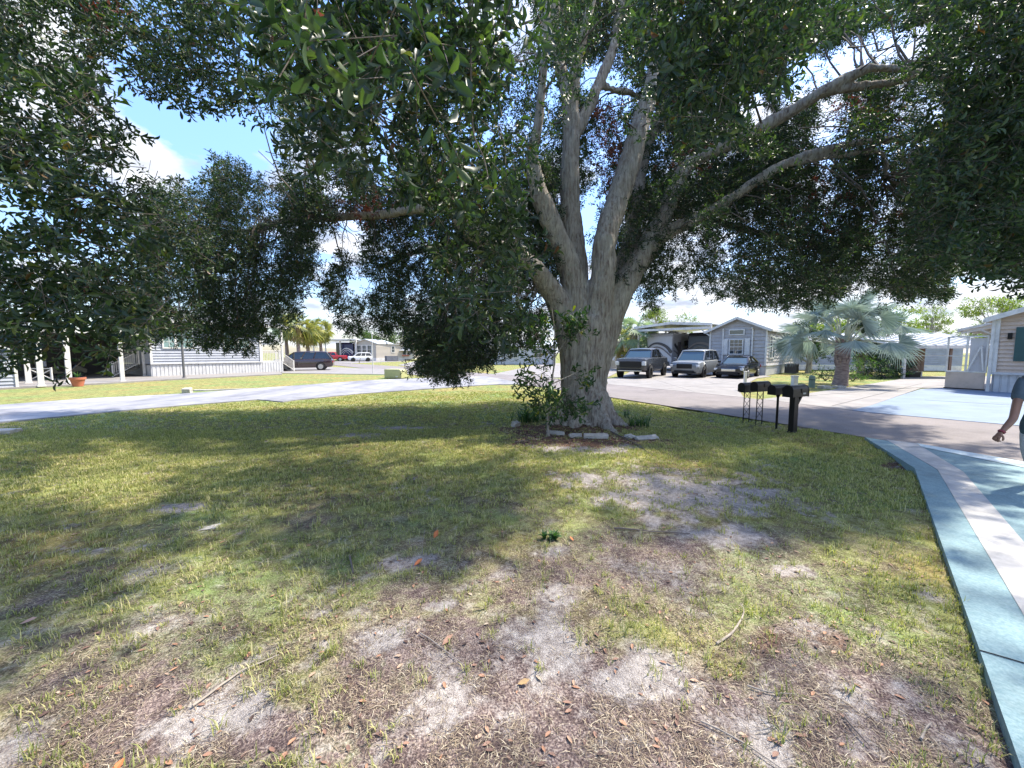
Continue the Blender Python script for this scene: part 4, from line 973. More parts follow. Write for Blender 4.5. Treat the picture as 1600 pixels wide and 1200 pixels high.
# low carport with pale ribbed metal roof
F3 = Vector((.03, -1, 0)).normalized()
lc = frame_thing('low_carport', 'low open carport with ribbed white metal roof and brown board end, right of the palm', 'carport', Vector((25.9, 25.4, 0)), F3)
Wl = 4.7; ZL = 2.12
m = MB()
m.prism([(-.25, ZL), (2.6, ZL + .62), (2.6, ZL + .69), (-.25, ZL + .07)], -1.0, Wl + 1.2, 'yz')
for k in range(13): m.bar((-.9 + k * .68, -.25, ZL + .10), (-.9 + k * .68, 2.6, ZL + .72), .07, .06)
m.prism([(2.6, ZL + .62), (5.4, ZL), (5.4, ZL + .07), (2.6, ZL + .69)], -1.0, Wl + 1.2, 'yz')
m.build('roof', M['roofm'], lc)
m = MB(); m.box((Wl / 2, -.26, ZL - .05), (Wl + 2.2, .06, .2)); m.bar((.3, 0, ZL - .15), (.0, 0, ZL - .5), .08); m.bar((0, 0, 1.5), (Wl, 0, 1.5), .03); m.build('fascia', M['white'], lc)
for x, mt_ in ((0, M['white']), (3.1, M['wood']), (Wl, M['white'])):
    m = MB(); m.box((x, 0, ZL / 2), (.16, .14, ZL)); m.build('post', mt_, lc)
m = MB()
for k in range(5): m.box((1.55 + k * .29, 1.3, 1.22), (.27, .05, 1.62))
m.box((1.38, 1.75, 1.22), (.05, .86, 1.62)); m.build('storage_wall', M['wood'], lc)
for xx in (1.45, 2.1, 2.8):
    m = MB(); m.box((xx, 1.4, .2), (.1, .1, .4)); m.build('storage_leg', M['white'], lc)
m = MB(); m.box((Wl / 2 + .6, 5.6, .2), (Wl, .2, .16)); m.build('rear_sill', M['white'], lc)
for (x, y, s) in ((.65, .5, .5), (1.1, .9, .6)):
    pass
bx_ = thing('storage_bin', 'dark storage bin under the brown-boarded end of the low carport', 'bin', lc.matrix_basis @ Vector((2.2, 1.5, 0)), .1)
m = MB(); m.box((0, 0, .16), (.9, .5, .32), taper=1.06); m.build('body', M['blackplastic'], bx_, bevel=.02); m = MB(); m.box((0, 0, .34), (.96, .56, .05)); m.build('lid', M['p_grey'], bx_, bevel=.01)
# pale home behind it
bh = frame_thing('pale_house', 'pale grey home with brown shutters seen through the low carport', 'house', Vector((27.5, 38, 0)), Vector((-.2, -.98, 0)).normalized())
m = MB(); m.prism([(-4, .5), (14, .5), (14, 2.75), (-4, 2.75)], .03, 6, 'xz'); lap(m, (-4, 0), (14, 0), .5, 2.75, None, .2); m.build('wall', M['lightside'], bh)
m = MB(); m.prism([(-.4, 2.7), (3, 3.55), (6.4, 2.7), (6.4, 2.8), (3, 3.65), (-.4, 2.8)], -4.4, 14.4, 'yz'); 
for k in range(26): m.bar((-4.3 + k * .74, -.4, 2.83), (-4.3 + k * .74, 3, 3.68), .06, .05)
m.build('roof', M['roofm'], bh)
m = MB(); m.box((5, -.01, .25), (17.9, .1, .46)); m.build('skirting', M['white'], bh)
window(bh, (5.4, 0, 1.75), 1.0, 1.0, 0, M['glassgreen'], 2, 2)
for s in (-1, 1):
    m = MB(); m.box((5.4 + s * .8, -.05, 1.75), (.4, .04, 1.2)); m.build('shutter', M['wood'], bh)

# left home: long lap-sided wall facing right, deck at its far end
A_, B_ = Vector((-25.0, 26.6, 0)), Vector((-20.2, 33.9, 0)); uu = (B_ - A_).normalized(); nrm = Vector((uu.y, -uu.x, 0))
lh = frame_thing('light_grey_house', 'long light grey mobile home on the left with white skirting and a railed end deck', 'house', A_, nrm)
LW, LD = 7.0, 8.74; ZF, ZT3 = .92, 3.85; Dp = 7.5
m = MB(); m.prism([(0, ZF), (LW, ZF), (LW, ZT3), (0, ZT3)], .03, Dp, 'xz'); lap(m, (0, 0), (LW, 0), ZF, ZT3, None, .19); lap(m, (0, Dp), (0, 0), ZF, ZT3, ZT3 + 1.0, .19); m.build('wall', M['lightside'], lh)
m = MB(); m.box((LW / 2, Dp / 2 + .03, .42), (LW - .1, Dp - .1, .84)); ribs(m, (0, .03), (LD, .03), 0, ZF - .08, .22); m.box((LW / 2, -.03, ZF), (LW + .05, .09, .09)); m.build('skirting', M['vinyl'], lh)
m = MB(); m.prism([(-.45, ZT3 - .02), (Dp / 2, ZT3 + 1.05), (Dp + .45, ZT3 - .02), (Dp + .45, ZT3 + .1), (Dp / 2, ZT3 + 1.17), (-.45, ZT3 + .1)], -.4, LD + .3, 'yz'); m.build('roof', M['roofgrey'], lh)
m = MB(); m.box((LD / 2, -.47, ZT3 + .03), (LD + .8, .06, .18)); m.box((.04, -.03, (ZT3 + ZF) / 2), (.12, .07, ZT3 - ZF)); m.box((LW - .04, -.03, (ZT3 + ZF) / 2), (.12, .07, ZT3 - ZF)); m.build('trim', M['white'], lh)
for (x, ww) in ((1.05, .6), (1.95, .9), (4.75, .72), (5.75, .72)): window(lh, (x, 0, 2.85), ww, 1.55, 0, M['glassgreen'], 3 if ww > .8 else 2, 4)
m = MB(); m.box(((LW + LD) / 2, 1.4, ZF - .03), (LD - LW, 2.8, .1)); m.build('deck', M['vinyl'], lh)
rail(lh, (LW + .05, .05), (LD, .05), ZF, .95); rail(lh, (LD, .05), (LD, 1.2), ZF, .95)
for x in (LW + .06, LD): 
    m = MB(); m.box((x, .05, (ZF + ZT3) / 2), (.13, .13, ZT3 - ZF)); m.build('post', M['white'], lh)
stairs(lh, (LD + 1.25, 1.8, 0), math.pi / 2, 5, .18, .25, 1.1, M['p_grey'])
rail(lh, (LD + 1.25, .65), (LD + .03, .65), .02, .95, 'stair_railing', slope=.9)
# shaded carport at its near end
lcp = frame_thing('white_carport', 'white posted carport shading a dark patio, left of the light grey home', 'carport', A_, nrm)
m = MB(); m.box((-4.7, 3.2, 3.05), (9.2, 8.2, .1)); m.build('roof', M['roofm'], lcp)
m = MB(); m.box((-4.7, -.93, 3.0), (9.3, .06, .24)); m.build('fascia', M['white'], lcp)
for (px, py, w_) in ((192, 597, .17), (226, 588.5, .14), (109, 600.6, .2), (65, 604.6, .2), (45, 600, .2)):
    g = lcp.matrix_basis.inverted() @ G(px, py); m = MB(); m.box((g.x, g.y, 1.52), (w_, w_, 2.98)); m.box((g.x, g.y, .06), (w_ * 1.4, w_ * 1.4, .08)); m.build('post', M['white'], lcp)
m = MB(); lap(m, (-9.3, 7.2), (0, 7.2), 0, 3.0, None, .2); m.box((-4.65, 7.3, 1.5), (9.3, .1, 3.0)); m.build('back_wall', mat('shade_dark_back_wall', (.09, .085, .085), .8, var=.3), lcp)  # dark wall colour stands in for the shade deep inside the carport
m = MB(); m.box((-1.2, .9, 1.35), (.9, .05, 2.0)); 
st_ = thing('porch_stairs', 'dark steps with a white handrail at the shaded end of the light grey home', 'stairs', A_ + uu * -.25 - nrm * 2.2, lh.rotation_euler.z)
stairs(st_, (-1.3, 0, 0), -math.pi / 2, 5, .18, .27, 1.2, M['p_grey'], 'treads')
rail(st_, (-1.35, .62), (0, .62), .02, .9, 'railing', slope=.85); rail(st_, (-1.35, -.62), (0, -.62), .02, .9, 'railing', slope=.85)
sh = frame_thing('white_shed', 'white lap-sided shed at the far left edge beside the patio', 'shed', G(29, 606), Vector((.83, -.56, 0)).normalized())
m = MB(); m.prism([(-3.2, .02), (0, .02), (0, 1.75), (-1.6, 2.6), (-3.2, 1.75)], .03, 2.6, 'xz'); lap(m, (-3.2, 0), (0, 0), .02, 1.75, 2.6, .17); lap(m, (0, 0), (0, 2.6), .02, 1.75, None, .17); m.build('wall', M['lightside'], sh)
m = MB(); gable_roof(m, -3.2, 0, 0, 2.6, 1.75, 2.6, .15, .07); m.build('roof', M['roofm'], sh)
m = MB(); m.box((-.03, -.03, .9), (.1, .06, 1.75)); m.build('trim', M['white'], sh)
gt = thing('white_gate', 'low white cross-braced gate inside the dark carport on the left', 'gate', G(65, 597), R(12))
m = MB(); m.box((-.5, 0, .42), (.07, .07, .84)); m.box((.5, 0, .42), (.07, .07, .84)); m.bar((-.5, 0, .15), (.5, 0, .72), .04); m.bar((-.5, .03, .72), (.5, .03, .15), .04); m.bar((-.5, 0, .78), (.5, 0, .78), .04); m.build('frame', M['white'], gt)
cart = thing('golf_cart', 'dark golf cart parked deep in the shaded carport on the left', 'golf cart', lcp.matrix_basis @ Vector((-3.8, 3.4, 0)), lcp.rotation_euler.z + .1)
m = MB(); m.prism([(-1.2, .3), (1.2, .3), (1.25, .6), (.7, .95), (.4, .5), (-.1, .5), (-.2, .8), (-1.2, .85)], -.58, .58, 'xz'); m.build('body', M['p_black'], cart, bevel=.05)
m = MB(); m.box((-.1, 0, 1.9), (1.9, 1.2, .07)); m.build('roof', M['p_grey'], cart, bevel=.03)
m = MB(); m.box((-.3, 0, .72), (.5, 1.05, .16)); m.box((-.62, 0, 1.05), (.12, 1.05, .5)); m.build('seat', M['lightside'], cart, bevel=.04)
m = MB()
for sx, sy in ((.8, .5), (.8, -.5), (-.9, .5), (-.9, -.5)): m.bar((sx, sy, .8), (sx * .9, sy, 1.86), .04)
m.bar((.72, -.52, 1.86), (.72, .52, 1.86), .04); m.bar((-.81, -.52, 1.86), (-.81, .52, 1.86), .04); m.bar((.72, .5, 1.86), (-.81, .5, 1.86), .04)
m.build('roof_frame', M['blackmetal'], cart)
for sx in (.82, -.82):
    for sy in (.5, -.5): m = MB(); m.cyl((sx, sy, .24), .24, .18, 16, 'y'); m.build('wheel', M['rubber'], cart)

# far homes on the left
f2 = frame_thing('far_tan_house', 'tan home with three front windows beside the dark blue motorhome, far left-centre', 'house', P(588, 563, 79), Vector((-.1, -1, 0)).normalized()); f2.location.z = 0
Wf = 4.6
m = MB(); m.prism([(-Wf, .6), (0, .6), (0, 3.6), (-Wf / 2, 4.4), (-Wf, 3.6)], .03, 9, 'xz'); lap(m, (-Wf, 0), (0, 0), .6, 3.6, 4.4, .25); lap(m, (0, 0), (5, 6), .6, 3.4, None, .25); m.prism([(0, 0.03), (5, 6.03), (3, 9), (-1, 9)], .6, 3.4, 'xy'); m.build('wall', M['fartan'], f2)
m = MB(); gable_roof(m, -Wf, 0, 0, 9, 3.6, 4.4, .3, .12); m.prism([(-.2, -.3), (5.4, 5.9), (4, 10), (-1.5, 8)], 3.42, 3.56, 'xy'); m.build('roof', M['roofm'], f2)
m = MB(); m.prism([(-Wf, -.04), (.02, -.04), (5.05, 5.95), (5, 6.4), (0, .5), (-Wf, .5)], .02, .6, 'xy'); m.build('skirting', M['white'], f2)
for x in (-3.6, -2.5, -1.4): window(f2, (x, 0, 2.4), .75, 1.5, 0, M['glass'], 2, 2, fw=.12)
window(f2, (2.4, 2.88, 2.4), .6, 1.2, math.atan2(6, 5), M['glass'], 2, 2, fw=.12)
fc = frame_thing('rv_carport', 'flat white carport over the dark blue motorhome, far left-centre', 'carport', P(557, 563, 79), Vector((-.1, -1, 0)).normalized()); fc.location.z = 0
m = MB(); m.box((-4.6, 4, 4.35), (9.6, 9, .15)); m.build('roof', M['roofm'], fc)
m = MB(); m.box((-4.6, -.53, 4.3), (9.7, .06, .3)); m.build('fascia', M['white'], fc)
for x in (0, -3.4, -6.6, -9.2): m = MB(); m.box((x, 0, 2.15), (.2 if x else .3, .2, 4.3)); m.build('post', M['white'], fc)
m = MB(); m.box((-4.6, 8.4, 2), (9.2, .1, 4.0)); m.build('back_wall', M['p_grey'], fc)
rvp = motorhome('motorhome', 'dark blue motorhome with white curved stripes under the far flat carport', fc, -2.2, .6, 2.6, 3.75, 7, navy, M['white'], M['white'])
f3 = frame_thing('awning_house', 'small cream home with white window awning and flower box, beyond the tan home', 'house', P(648, 563, 83), Vector((-.15, -1, 0)).normalized()); f3.location.z = 0
m = MB(); m.prism([(-4.8, .3), (0, .3), (0, 3.1), (-2.4, 3.95), (-4.8, 3.1)], .03, 8, 'xz'); lap(m, (-4.8, 0), (0, 0), .3, 3.1, 3.95, .25); m.build('wall', mat('cream_siding', (.62, .58, .52), .6, var=.05), f3)
m = MB(); gable_roof(m, -4.8, 0, 0, 8, 3.1, 3.95, .25, .12); m.build('roof', mat('rusty_roof_edge', (.34, .24, .20), .7, var=.2), f3)
m = MB(); m.prism([(0, 2.75), (-.9, 2.2), (-.9, 2.1), (0, 2.62)], -3.9, -.6, 'yz'); m.build('awning', M['white'], f3)
for x in (-3.3, -2.25, -1.2): window(f3, (x, 0, 1.85), .8, 1.1, 0, M['glass'], 2, 2, fw=.12)
m = MB(); m.box((-2.0, -.2, 1.1), (1.6, .3, .25)); m.build('flower_box', M['terracotta'], f3)
# homes half hidden behind the trunk
f4 = frame_thing('brown_garage', 'brown garage wall low behind the big trunk, left of the pickup', 'garage', P(1003, 560, 48), Vector((-.25, -1, 0)).normalized()); f4.location.z = 0
m = MB(); m.prism([(-7, 0.02), (0, 0.02), (0, 2.5), (-3.5, 3.3), (-7, 2.5)], .03, 6, 'xz'); lap(m, (-7, 0), (0, 0), 0.02, 2.5, 3.3, .2); m.build('wall', mat('brown_siding', (.20, .15, .14), .7, var=.1), f4)
m = MB(); gable_roof(m, -7, 0, 0, 6, 2.5, 3.3, .3, .1); m.build('roof', M['roofm'], f4)
m = MB(); m.box((-3.6, -.04, 1.1), (3.2, .06, 2.15)); m.build('door', M['white'], f4)
lw = thing('low_wall', 'low white wall in front of the brown garage', 'wall', P(975, 562, 42), R(8)); lw.location.z = 0
m = MB(); m.box((0, 0, .4), (6, .15, .8)); m.build('panel', M['white'], lw); m = MB(); m.box((0, 0, .83), (6.1, .22, .07)); m.build('coping', M['white'], lw)
f5 = frame_thing('distant_white_house', 'white home glimpsed between hanging leaves and the trunk', 'house', P(868, 560, 55), Vector((0, -1, 0))); f5.location.z = 0
m = MB(); m.prism([(-12, .02), (0, .02), (0, 2.6), (-12, 2.6)], .03, 6, 'xz'); lap(m, (-12, 0), (0, 0), .02, 2.6, None, .2); m.build('wall', M['vinyl'], f5)
m = MB(); m.prism([(-.4, 2.55), (3, 3.4), (6.4, 2.55), (6.4, 2.65), (3, 3.5), (-.4, 2.65)], -12.4, .4, 'yz'); m.build('roof', M['roofm'], f5)
for x in (-9.5, -6, -2.5): window(f5, (x, 0, 1.6), 1.1, 1.1, 0, M['glass'], 2, 2)
# ---------------------------------------------------------------- vehicles (local x forward)
def wheel(par, x, y, r, wd, rimm):
    s = 1 if y > 0 else -1
    m = MB(); m.tube([(x, y - wd / 2, r), (x, y - wd * .42, r), (x, y + wd * .42, r), (x, y + wd / 2, r)], [r * .93, r, r, r * .93], 24)
    w_ = m.build('wheel', M['rubber'], par, smooth=40)
    m = MB(); m.cyl((x, y + s * wd * .46, r), r * .64, wd * .12, 20, 'y')
    m2 = MB(); m.cyl((x, y + s * wd * .53, r), r * .12, .02, 10, 'y')
    for k in range(6):
        a_ = k * math.pi / 3; m.bar((x, y + s * (wd * .53), r), (x + math.cos(a_) * r * .58, y + s * (wd * .53), r + math.sin(a_) * r * .58), .05, .02)
    m.build('rim', rimm, w_)
def vehicle(name, label, cat, pos, head, Lg, W, paint, body, cab, r, rimm, grille, lights, wheels, group=None, bed=None, ground=.22):
    """body: (x, zbot, ztop, width scale) front to rear; cab: (front base x, z), (front top x, z), (rear top x, z), (rear base x, z), roof half width"""
    o = thing(name, label, cat, (pos.x, pos.y, .006), head, group); hw = W / 2
    rs = []
    for x, zb, zt, k in body:
        w_ = hw * k; h = zt - zb
        hp = [(0, zb), (w_ * .82, zb), (w_ * .95, zb + .07), (w_ * .99, zb + h * .32), (w_, zb + h * .55), (w_ * .985, zb + h * .76), (w_ * .95, zt - .045), (w_ * .86, zt), (w_ * .45, zt + .02), (0, zt + .03)]
        rs.append([(x, y, z) for y, z in hp] + [(x, -y, z) for y, z in hp[-2:0:-1]])
    m = MB(); m.rings(rs); m.build('body', paint, o, smooth=32)
    (x0, z0), (x1, z1), (x2, z2), (x3, z3), hr = cab
    hb = hw * .90
    def cr(t, zsc=1):
        return None
    P4 = [(x0, hb * .93, z0), (x1, hr * .96, z1), (x2, hr * .96, z2), (x3, hb * .93, z3)]
    m = MB(); vs = [(x, y, z) for x, y, z in P4] + [(x, -y, z) for x, y, z in P4]
    m.add(vs, [(0, 1, 2, 3), (4, 7, 6, 5), (0, 4, 5, 1), (2, 6, 7, 3), (1, 5, 6, 2), (0, 3, 7, 4)]); m.m = [1, 1, 0, 1, 0, 0]; m.build('cabin_glass', [M['carglass'], M['sideglass']], o)
    m = MB(); rr = [];
    for x, z, k in ((x1 + .10, z1 - .03, .92), (x1 - .1, z1 + .02, 1), ((x1 + x2) / 2, max(z1, z2) + .05, 1), (x2 + .1, z2 + .02, 1), (x2 - .08, z2 - .03, .93)):
        ww = hr * k * 1.03; rr.append([(x, ww, z - .03), (x, ww * .93, z + .03), (x, 0, z + .055), (x, -ww * .93, z + .03), (x, -ww, z - .03), (x, 0, z - .04)])
    m.rings(rr); m.build('roof', paint, o, smooth=50)
    m = MB()
    for s in (1, -1):
        m.bar((x0, s * hb * .94, z0), (x1, s * hr * .97, z1), .07, .08); m.bar((x3, s * hb * .94, z3), (x2, s * hr * .97, z2), .12, .09)
        nb = 2 if x1 - x2 > 1.9 else 1
        for k in range(1, nb + 1):
            f = k / (nb + 1) + (.04 if nb == 1 else 0); xb = x0 + (x3 - x0) * (.12 + .76 * f); xt = x1 + (x2 - x1) * f
            m.bar((xb, s * hb * .95, (z0 + z3) / 2), (xt, s * hr * .985, (z1 + z2) / 2), .035, .08)
    m.build('pillars', paint, o)
    for s in (1, -1):
        for (xw) in wheels:
            m = MB(); m.cyl((xw, s * (hw - .09), r + .02), r * 1.16, .20, 24, 'y'); m.build('wheel_arch', M['blackplastic'], o, smooth=40)
            wheel(o, xw, s * (hw - .10), r, .24, rimm)
    fx = body[0][0]
    for s in (1, -1):
        lx, ly, lz, lw_, lh = lights; m = MB(); m.box((lx, s * ly, lz), (.16, lw_, lh), rz=-s * .35); m.build('headlight', M['lampglass'], o, bevel=.03)
        m = MB(); m.box((x0 - .22, s * (hw + .09), z0 + .12), (.12, .2, .15)); m.build('mirror', paint, o, bevel=.03)
        m = MB(); m.box((body[-1][0] + .02, s * hw * .82, body[-2][2] - .25), (.08, .22, .2)); m.build('tail_light', M['redlamp'], o, bevel=.02)
    gx_, gz_, gw, gh_, gm = grille
    m = MB(); m.box((gx_, 0, gz_), (.08, gw, gh_))
    m.build('grille', gm, o, bevel=.02)
    m = MB(); m.box((fx + .01, 0, body[0][1] - .02), (.12, W * .62, .13)); m.build('air_intake', M['blackplastic'], o, bevel=.02)
    m = MB(); m.box((fx + .02, 0, body[0][1] - .10), (.16, W * .74, .06)); m.build('bumper_trim', M['chrome'] if paint is M['p_grey'] else M['blackplastic'], o, bevel=.01)
    for s in (1, -1):
        m = MB(); m.box((.15 if bed is None else .6, s * (hw + .003), (z0 + .55) / 1.35), (.16, .025, .03)); m.build('door_handle', M['chrome'], o)
    if bed:
        bx0, bx1, bz = bed; m = MB(); m.box(((bx0 + bx1) / 2, 0, bz - .02), (bx0 - bx1, W * .80, .05)); m.build('bed', M['darkvoid'], o)
    return o
def hd(a): return math.atan2(-math.cos(R(a)), -math.sin(R(a)))        # a degrees from straight-at-camera towards the left
SUVB = lambda L2, zt: [(L2, .45, .85, .80), (L2 - .12, .28, 1.02, .92), (L2 - .5, .25, zt - .04, .98), (L2 - 1.3, .25, zt + .02, 1), (0, .25, zt + .03, 1), (-L2 + .9, .27, zt + .06, 1), (-L2 + .15, .32, zt + .03, .96), (-L2, .45, zt - .1, .88)]
def GB(px, d): v = P(px, 590, d); return Vector((v.x, v.y, 0))
pk = vehicle('pickup_truck', 'dark grey pickup truck with wide black grille, parked left of the silver SUV', 'pickup', GB(1004, 27.6), hd(35), 5.8, 2.15, M['p_grey'],
    [(2.85, .6, 1.12, .86), (2.7, .48, 1.28, .94), (2.3, .42, 1.32, .98), (1.2, .42, 1.36, 1), (0, .42, 1.36, 1), (-1.2, .42, 1.36, 1), (-2.7, .5, 1.36, .99), (-2.9, .58, 1.3, .95)],
    ((1.25, 1.34), (.55, 1.92), (-.95, 1.93), (-1.25, 1.36), .78), .44, M['darkrim'], (2.86, .92, 1.42, .40, M['blackplastic']), (2.80, .84, .99, .34, .26), (1.85, -1.85), bed=(-1.35, -2.8, 1.40))
vehicle('parked_suv', 'matte silver SUV with black grille parked between the grey pickup and black sedan', 'suv', GB(1087, 27.9), hd(42), 5.2, 2.03, M['p_silver'],
    SUVB(2.6, 1.12), ((1.35, 1.14), (.62, 1.83), (-2.05, 1.84), (-2.45, 1.18), .76), .40, M['darkrim'], (2.58, .78, 1.0, .32, M['blackplastic']), (2.52, .78, .80, .34, .17), (1.55, -1.55))
vehicle('parked_sedan', 'glossy black sedan with chrome grille, rightmost of the three vehicles by the grey house', 'sedan', GB(1153, 27.0), hd(44), 4.95, 1.86, M['p_black'],
    [(2.47, .38, .62, .80), (2.35, .24, .76, .90), (1.9, .20, .86, .97), (.9, .20, .95, 1), (0, .20, .98, 1), (-1.2, .20, 1.0, 1), (-2.1, .26, 1.03, .97), (-2.4, .36, .98, .90), (-2.48, .45, .9, .84)],
    ((1.0, .95), (.25, 1.42), (-.85, 1.43), (-1.75, 1.02), .62), .33, M['rim'], (2.46, .55, .85, .16, M['chrome']), (2.38, .72, .60, .34, .14), (1.45, -1.42))
vehicle('minivan', 'dark maroon minivan parked beside the porch steps of the light grey home', 'minivan', GB(477, 37.5), math.atan2(-.35, -.94) , 5.15, 2.0, M['p_maroon'],
    SUVB(2.58, 1.05), ((1.75, 1.05), (.75, 1.72), (-2.0, 1.74), (-2.45, 1.1), .74), .36, M['rim'], (2.50, .62, .9, .16, M['chrome']), (2.34, .8, .82, .4, .14), (1.6, -1.5))
vehicle('pickup_truck', 'bright red pickup truck parked far off in front of the dark blue motorhome', 'pickup', GB(519, 76), math.atan2(-.25, -.95), 5.6, 2.0, M['p_red'],
    [(2.75, .55, 1.0, .86), (2.6, .42, 1.12, .94), (1.2, .40, 1.16, 1), (-1.2, .4, 1.16, 1), (-2.6, .45, 1.16, .99), (-2.8, .52, 1.12, .95)],
    ((1.25, 1.14), (.55, 1.74), (-.75, 1.75), (-1.05, 1.16), .74), .38, M['rim'], (2.70, .85, 1.1, .25, M['chrome']), (2.6, .8, .88, .34, .2), (1.75, -1.75), bed=(-1.15, -2.7, 1.19))
vehicle('parked_suv', 'white compact SUV parked in front of the far tan home', 'suv', GB(564, 74), math.atan2(-.45, -.9), 4.4, 1.85, M['p_white'],
    SUVB(2.2, 1.0), ((1.2, 1.02), (.5, 1.62), (-1.7, 1.63), (-2.05, 1.05), .68), .35, M['darkrim'], (2.12, .75, .8, .2, M['blackplastic']), (2.0, .72, .8, .34, .16), (1.35, -1.3))

# ---------------------------------------------------------------- mailboxes by the road
AX = Vector((.91, .42, 0)); MA = math.atan2(.42, .91)
def mail_shape(par, Lb, Wb, Hb, z, mt, flag=True):
    m = MB(); n = 12; arc = [(-Wb / 2, 0)] + [(-Wb / 2 * math.cos(math.pi * i / n), Hb - Wb / 2 + Wb / 2 * math.sin(math.pi * i / n)) for i in range(n + 1)] + [(Wb / 2, 0)]
    m.prism([(a_, z + b_) for a_, b_ in arc], -Lb / 2, Lb / 2, 'yz'); bo = m.build('box', mt, par, bevel=.006)
    for e, nm in ((-1, 'back_plate'), (1, 'door')):
        m = MB(); m.prism([(a_ * 1.06, z - .006 + b_ * 1.03) for a_, b_ in arc], e * Lb / 2 - .012, e * Lb / 2 + .012, 'yz'); dn = m.build(nm, M['blackplastic'], par, bevel=.004)
    m = MB(); m.box((Lb / 2 + .025, 0, z + Hb - .04), (.03, .03, .03)); m.build('latch', M['blackmetal'], par)
    m = MB(); m.box((.1, -Wb / 2 - .008, z + .10), (.16, .006, .02)); m.box((.02, -Wb / 2 - .008, z + .13), (.03, .006, .09)); m.build('flag', M['blackplastic'], par)
def mailbox_legs(pa, pb, zt, label, Lb):
    a, b = G(*pa), G(*pb); c = (a + b) / 2; o = thing('mailbox', label, 'mailbox', (c.x, c.y, gz(c.x, c.y)), MA, 'black mailboxes in a row on the verge')
    h = (b - a).length / 2 * .9; h = .11
    for s in (-1, 1):
        m = MB(); m.tube([(s * h, 0, -.05), (s * h, 0, zt)], .011, 8); m.build('leg', M['blackmetal'], o)
    m = MB()
    for k in range(3):
        z = .18 + k * .2; m.tube([(-h, 0, z), (0, 0, z + .1), (h, 0, z)], .006, 6); m.tube([(-h, 0, z + .2), (0, 0, z + .1), (h, 0, z + .2)], .006, 6)
    m.build('scrollwork', M['blackmetal'], o)
    m = MB(); m.box((0, 0, zt), (Lb * .9, .15, .02)); m.build('plate', M['blackmetal'], o)
    mail_shape(o, Lb, .17, .22, zt + .012, M['blackplastic'])
mailbox_legs((1163, 661), (1168, 655), .78, 'black mailbox on twin thin legs, leftmost and lowest of the mailbox row', .46)
mailbox_legs((1182, 664), (1189, 660), .83, 'black mailbox on tall twin scrolled legs, second from the left in the mailbox row', .48)
c = G(1213, 668); o = thing('mailbox', 'black mailbox on a single round post between the twin-legged box and the thick post', 'mailbox', (c.x, c.y, gz(c.x, c.y)), MA, 'black mailboxes in a row on the verge')
m = MB(); m.tube([(0, 0, -.05), (0, 0, .72), (0, 0, .80)], [.024, .024, .05], 12); m.build('post', M['blackmetal'], o, smooth=40)
mail_shape(o, .48, .17, .22, .80, M['blackplastic'])
c = G(1240, 673); o = thing('mailbox', 'large black mailbox on a thick square post, rightmost in the mailbox row', 'mailbox', (c.x, c.y, gz(c.x, c.y)), MA, 'black mailboxes in a row on the verge')
m = MB(); m.box((-.07, 0, .38), (.10, .11, .88)); m.box((.02, 0, .38), (.06, .09, .86)); m.box((-.07, 0, .01), (.13, .14, .06)); m.bar((.0, 0, .55), (.2, 0, .80), .05); m.build('post', M['blackplastic'], o, bevel=.008)
mail_shape(o, .56, .21, .25, .80, M['blackplastic'])
m = MB(); m.box((.12, -.1085, .87), (.10, .004, .035)); m.build('plaque', mat('pale_plaque', (.4, .4, .38), .6), o)

# ---------------------------------------------------------------- small yard things
def stake(name, label, cat, px, py, h, w_, mt, cap=None):
    c = G(px, py); o = thing(name, label, cat, (c.x, c.y, -.01)); m = MB(); m.box((0, 0, h / 2), (w_, w_, h)); m.build('post', mt, o, bevel=.01)
    if cap: m = MB(); m.box((0, 0, h + cap / 2), (w_ * 1.25, w_ * 1.25, cap)); m.build('cap', mt, o, bevel=.02)
    return o
stake('marker_post', 'thin white marker post at the driveway edge in front of the black sedan', 'post', 1163.5, 610, .85, .10, M['white'], .03)
stake('utility_box', 'white capped utility post on the grass behind the thick-posted mailbox', 'utility post', 1241, 603, .48, .22, M['white'], .06)
o = thing('utility_pedestal', 'dull green round utility pedestal on the grass near the tan driveway', 'utility pedestal', G(1268, 606)); m = MB()
m.tube([(0, 0, 0), (0, 0, .5), (0, 0, .56), (0, 0, .60)], [.13, .13, .12, .06], 16); m.build('body', M['greenplastic'], o, smooth=30); m = MB(); m.cyl((0, 0, .40), .137, .03, 16); m.build('band', M['blackplastic'], o)
o = thing('meter_stand', 'pale grey utility meter stand on a small pad behind the grey house', 'meter', P(1257, 575, 40), 0); o.location.z = 0
m = MB(); m.box((0, 0, .06), (2.2, 1.0, .12)); m.build('pad', M['concrete'], o); m = MB(); m.box((-.3, 0, .9), (.1, .1, 1.6)); m.box((.3, 0, .9), (.1, .1, 1.6)); m.build('post', M['white'], o)
m = MB(); m.box((0, -.08, 1.2), (.8, .18, .9)); m.build('panel', M['lightside'], o, bevel=.02)
o = thing('utility_cabinet', 'faded yellow-green utility cabinet on the strip of grass by the old drive', 'utility box', G(619, 590.5), R(-12))
m = MB(); m.prism([(-.62, 0), (.62, 0), (.62, .47), (.50, .60), (-.62, .60)], -.45, .45, 'xz'); m.build('body', M['utility'], o, bevel=.03)
m = MB(); m.box((.05, -.457, .30), (.95, .015, .42)); m.build('door', M['utility'], o, bevel=.005)
m = MB(); m.box((.3, -.468, .12), (.16, .006, .07)); m.build('label_plate', M['white'], o)
o = thing('wheeled_bin', 'dark teal wheeled bin standing by the hanging leaves left of the trunk', 'bin', G(679, 588.5), .1)
m = MB(); m.box((0, 0, .55), (.55, .62, .95), taper=1.18); m.build('body', M['tealbin'], o, bevel=.03); m = MB(); m.box((0, 0, 1.06), (.68, .76, .07)); m.build('lid', M['tealbin'], o, bevel=.02)
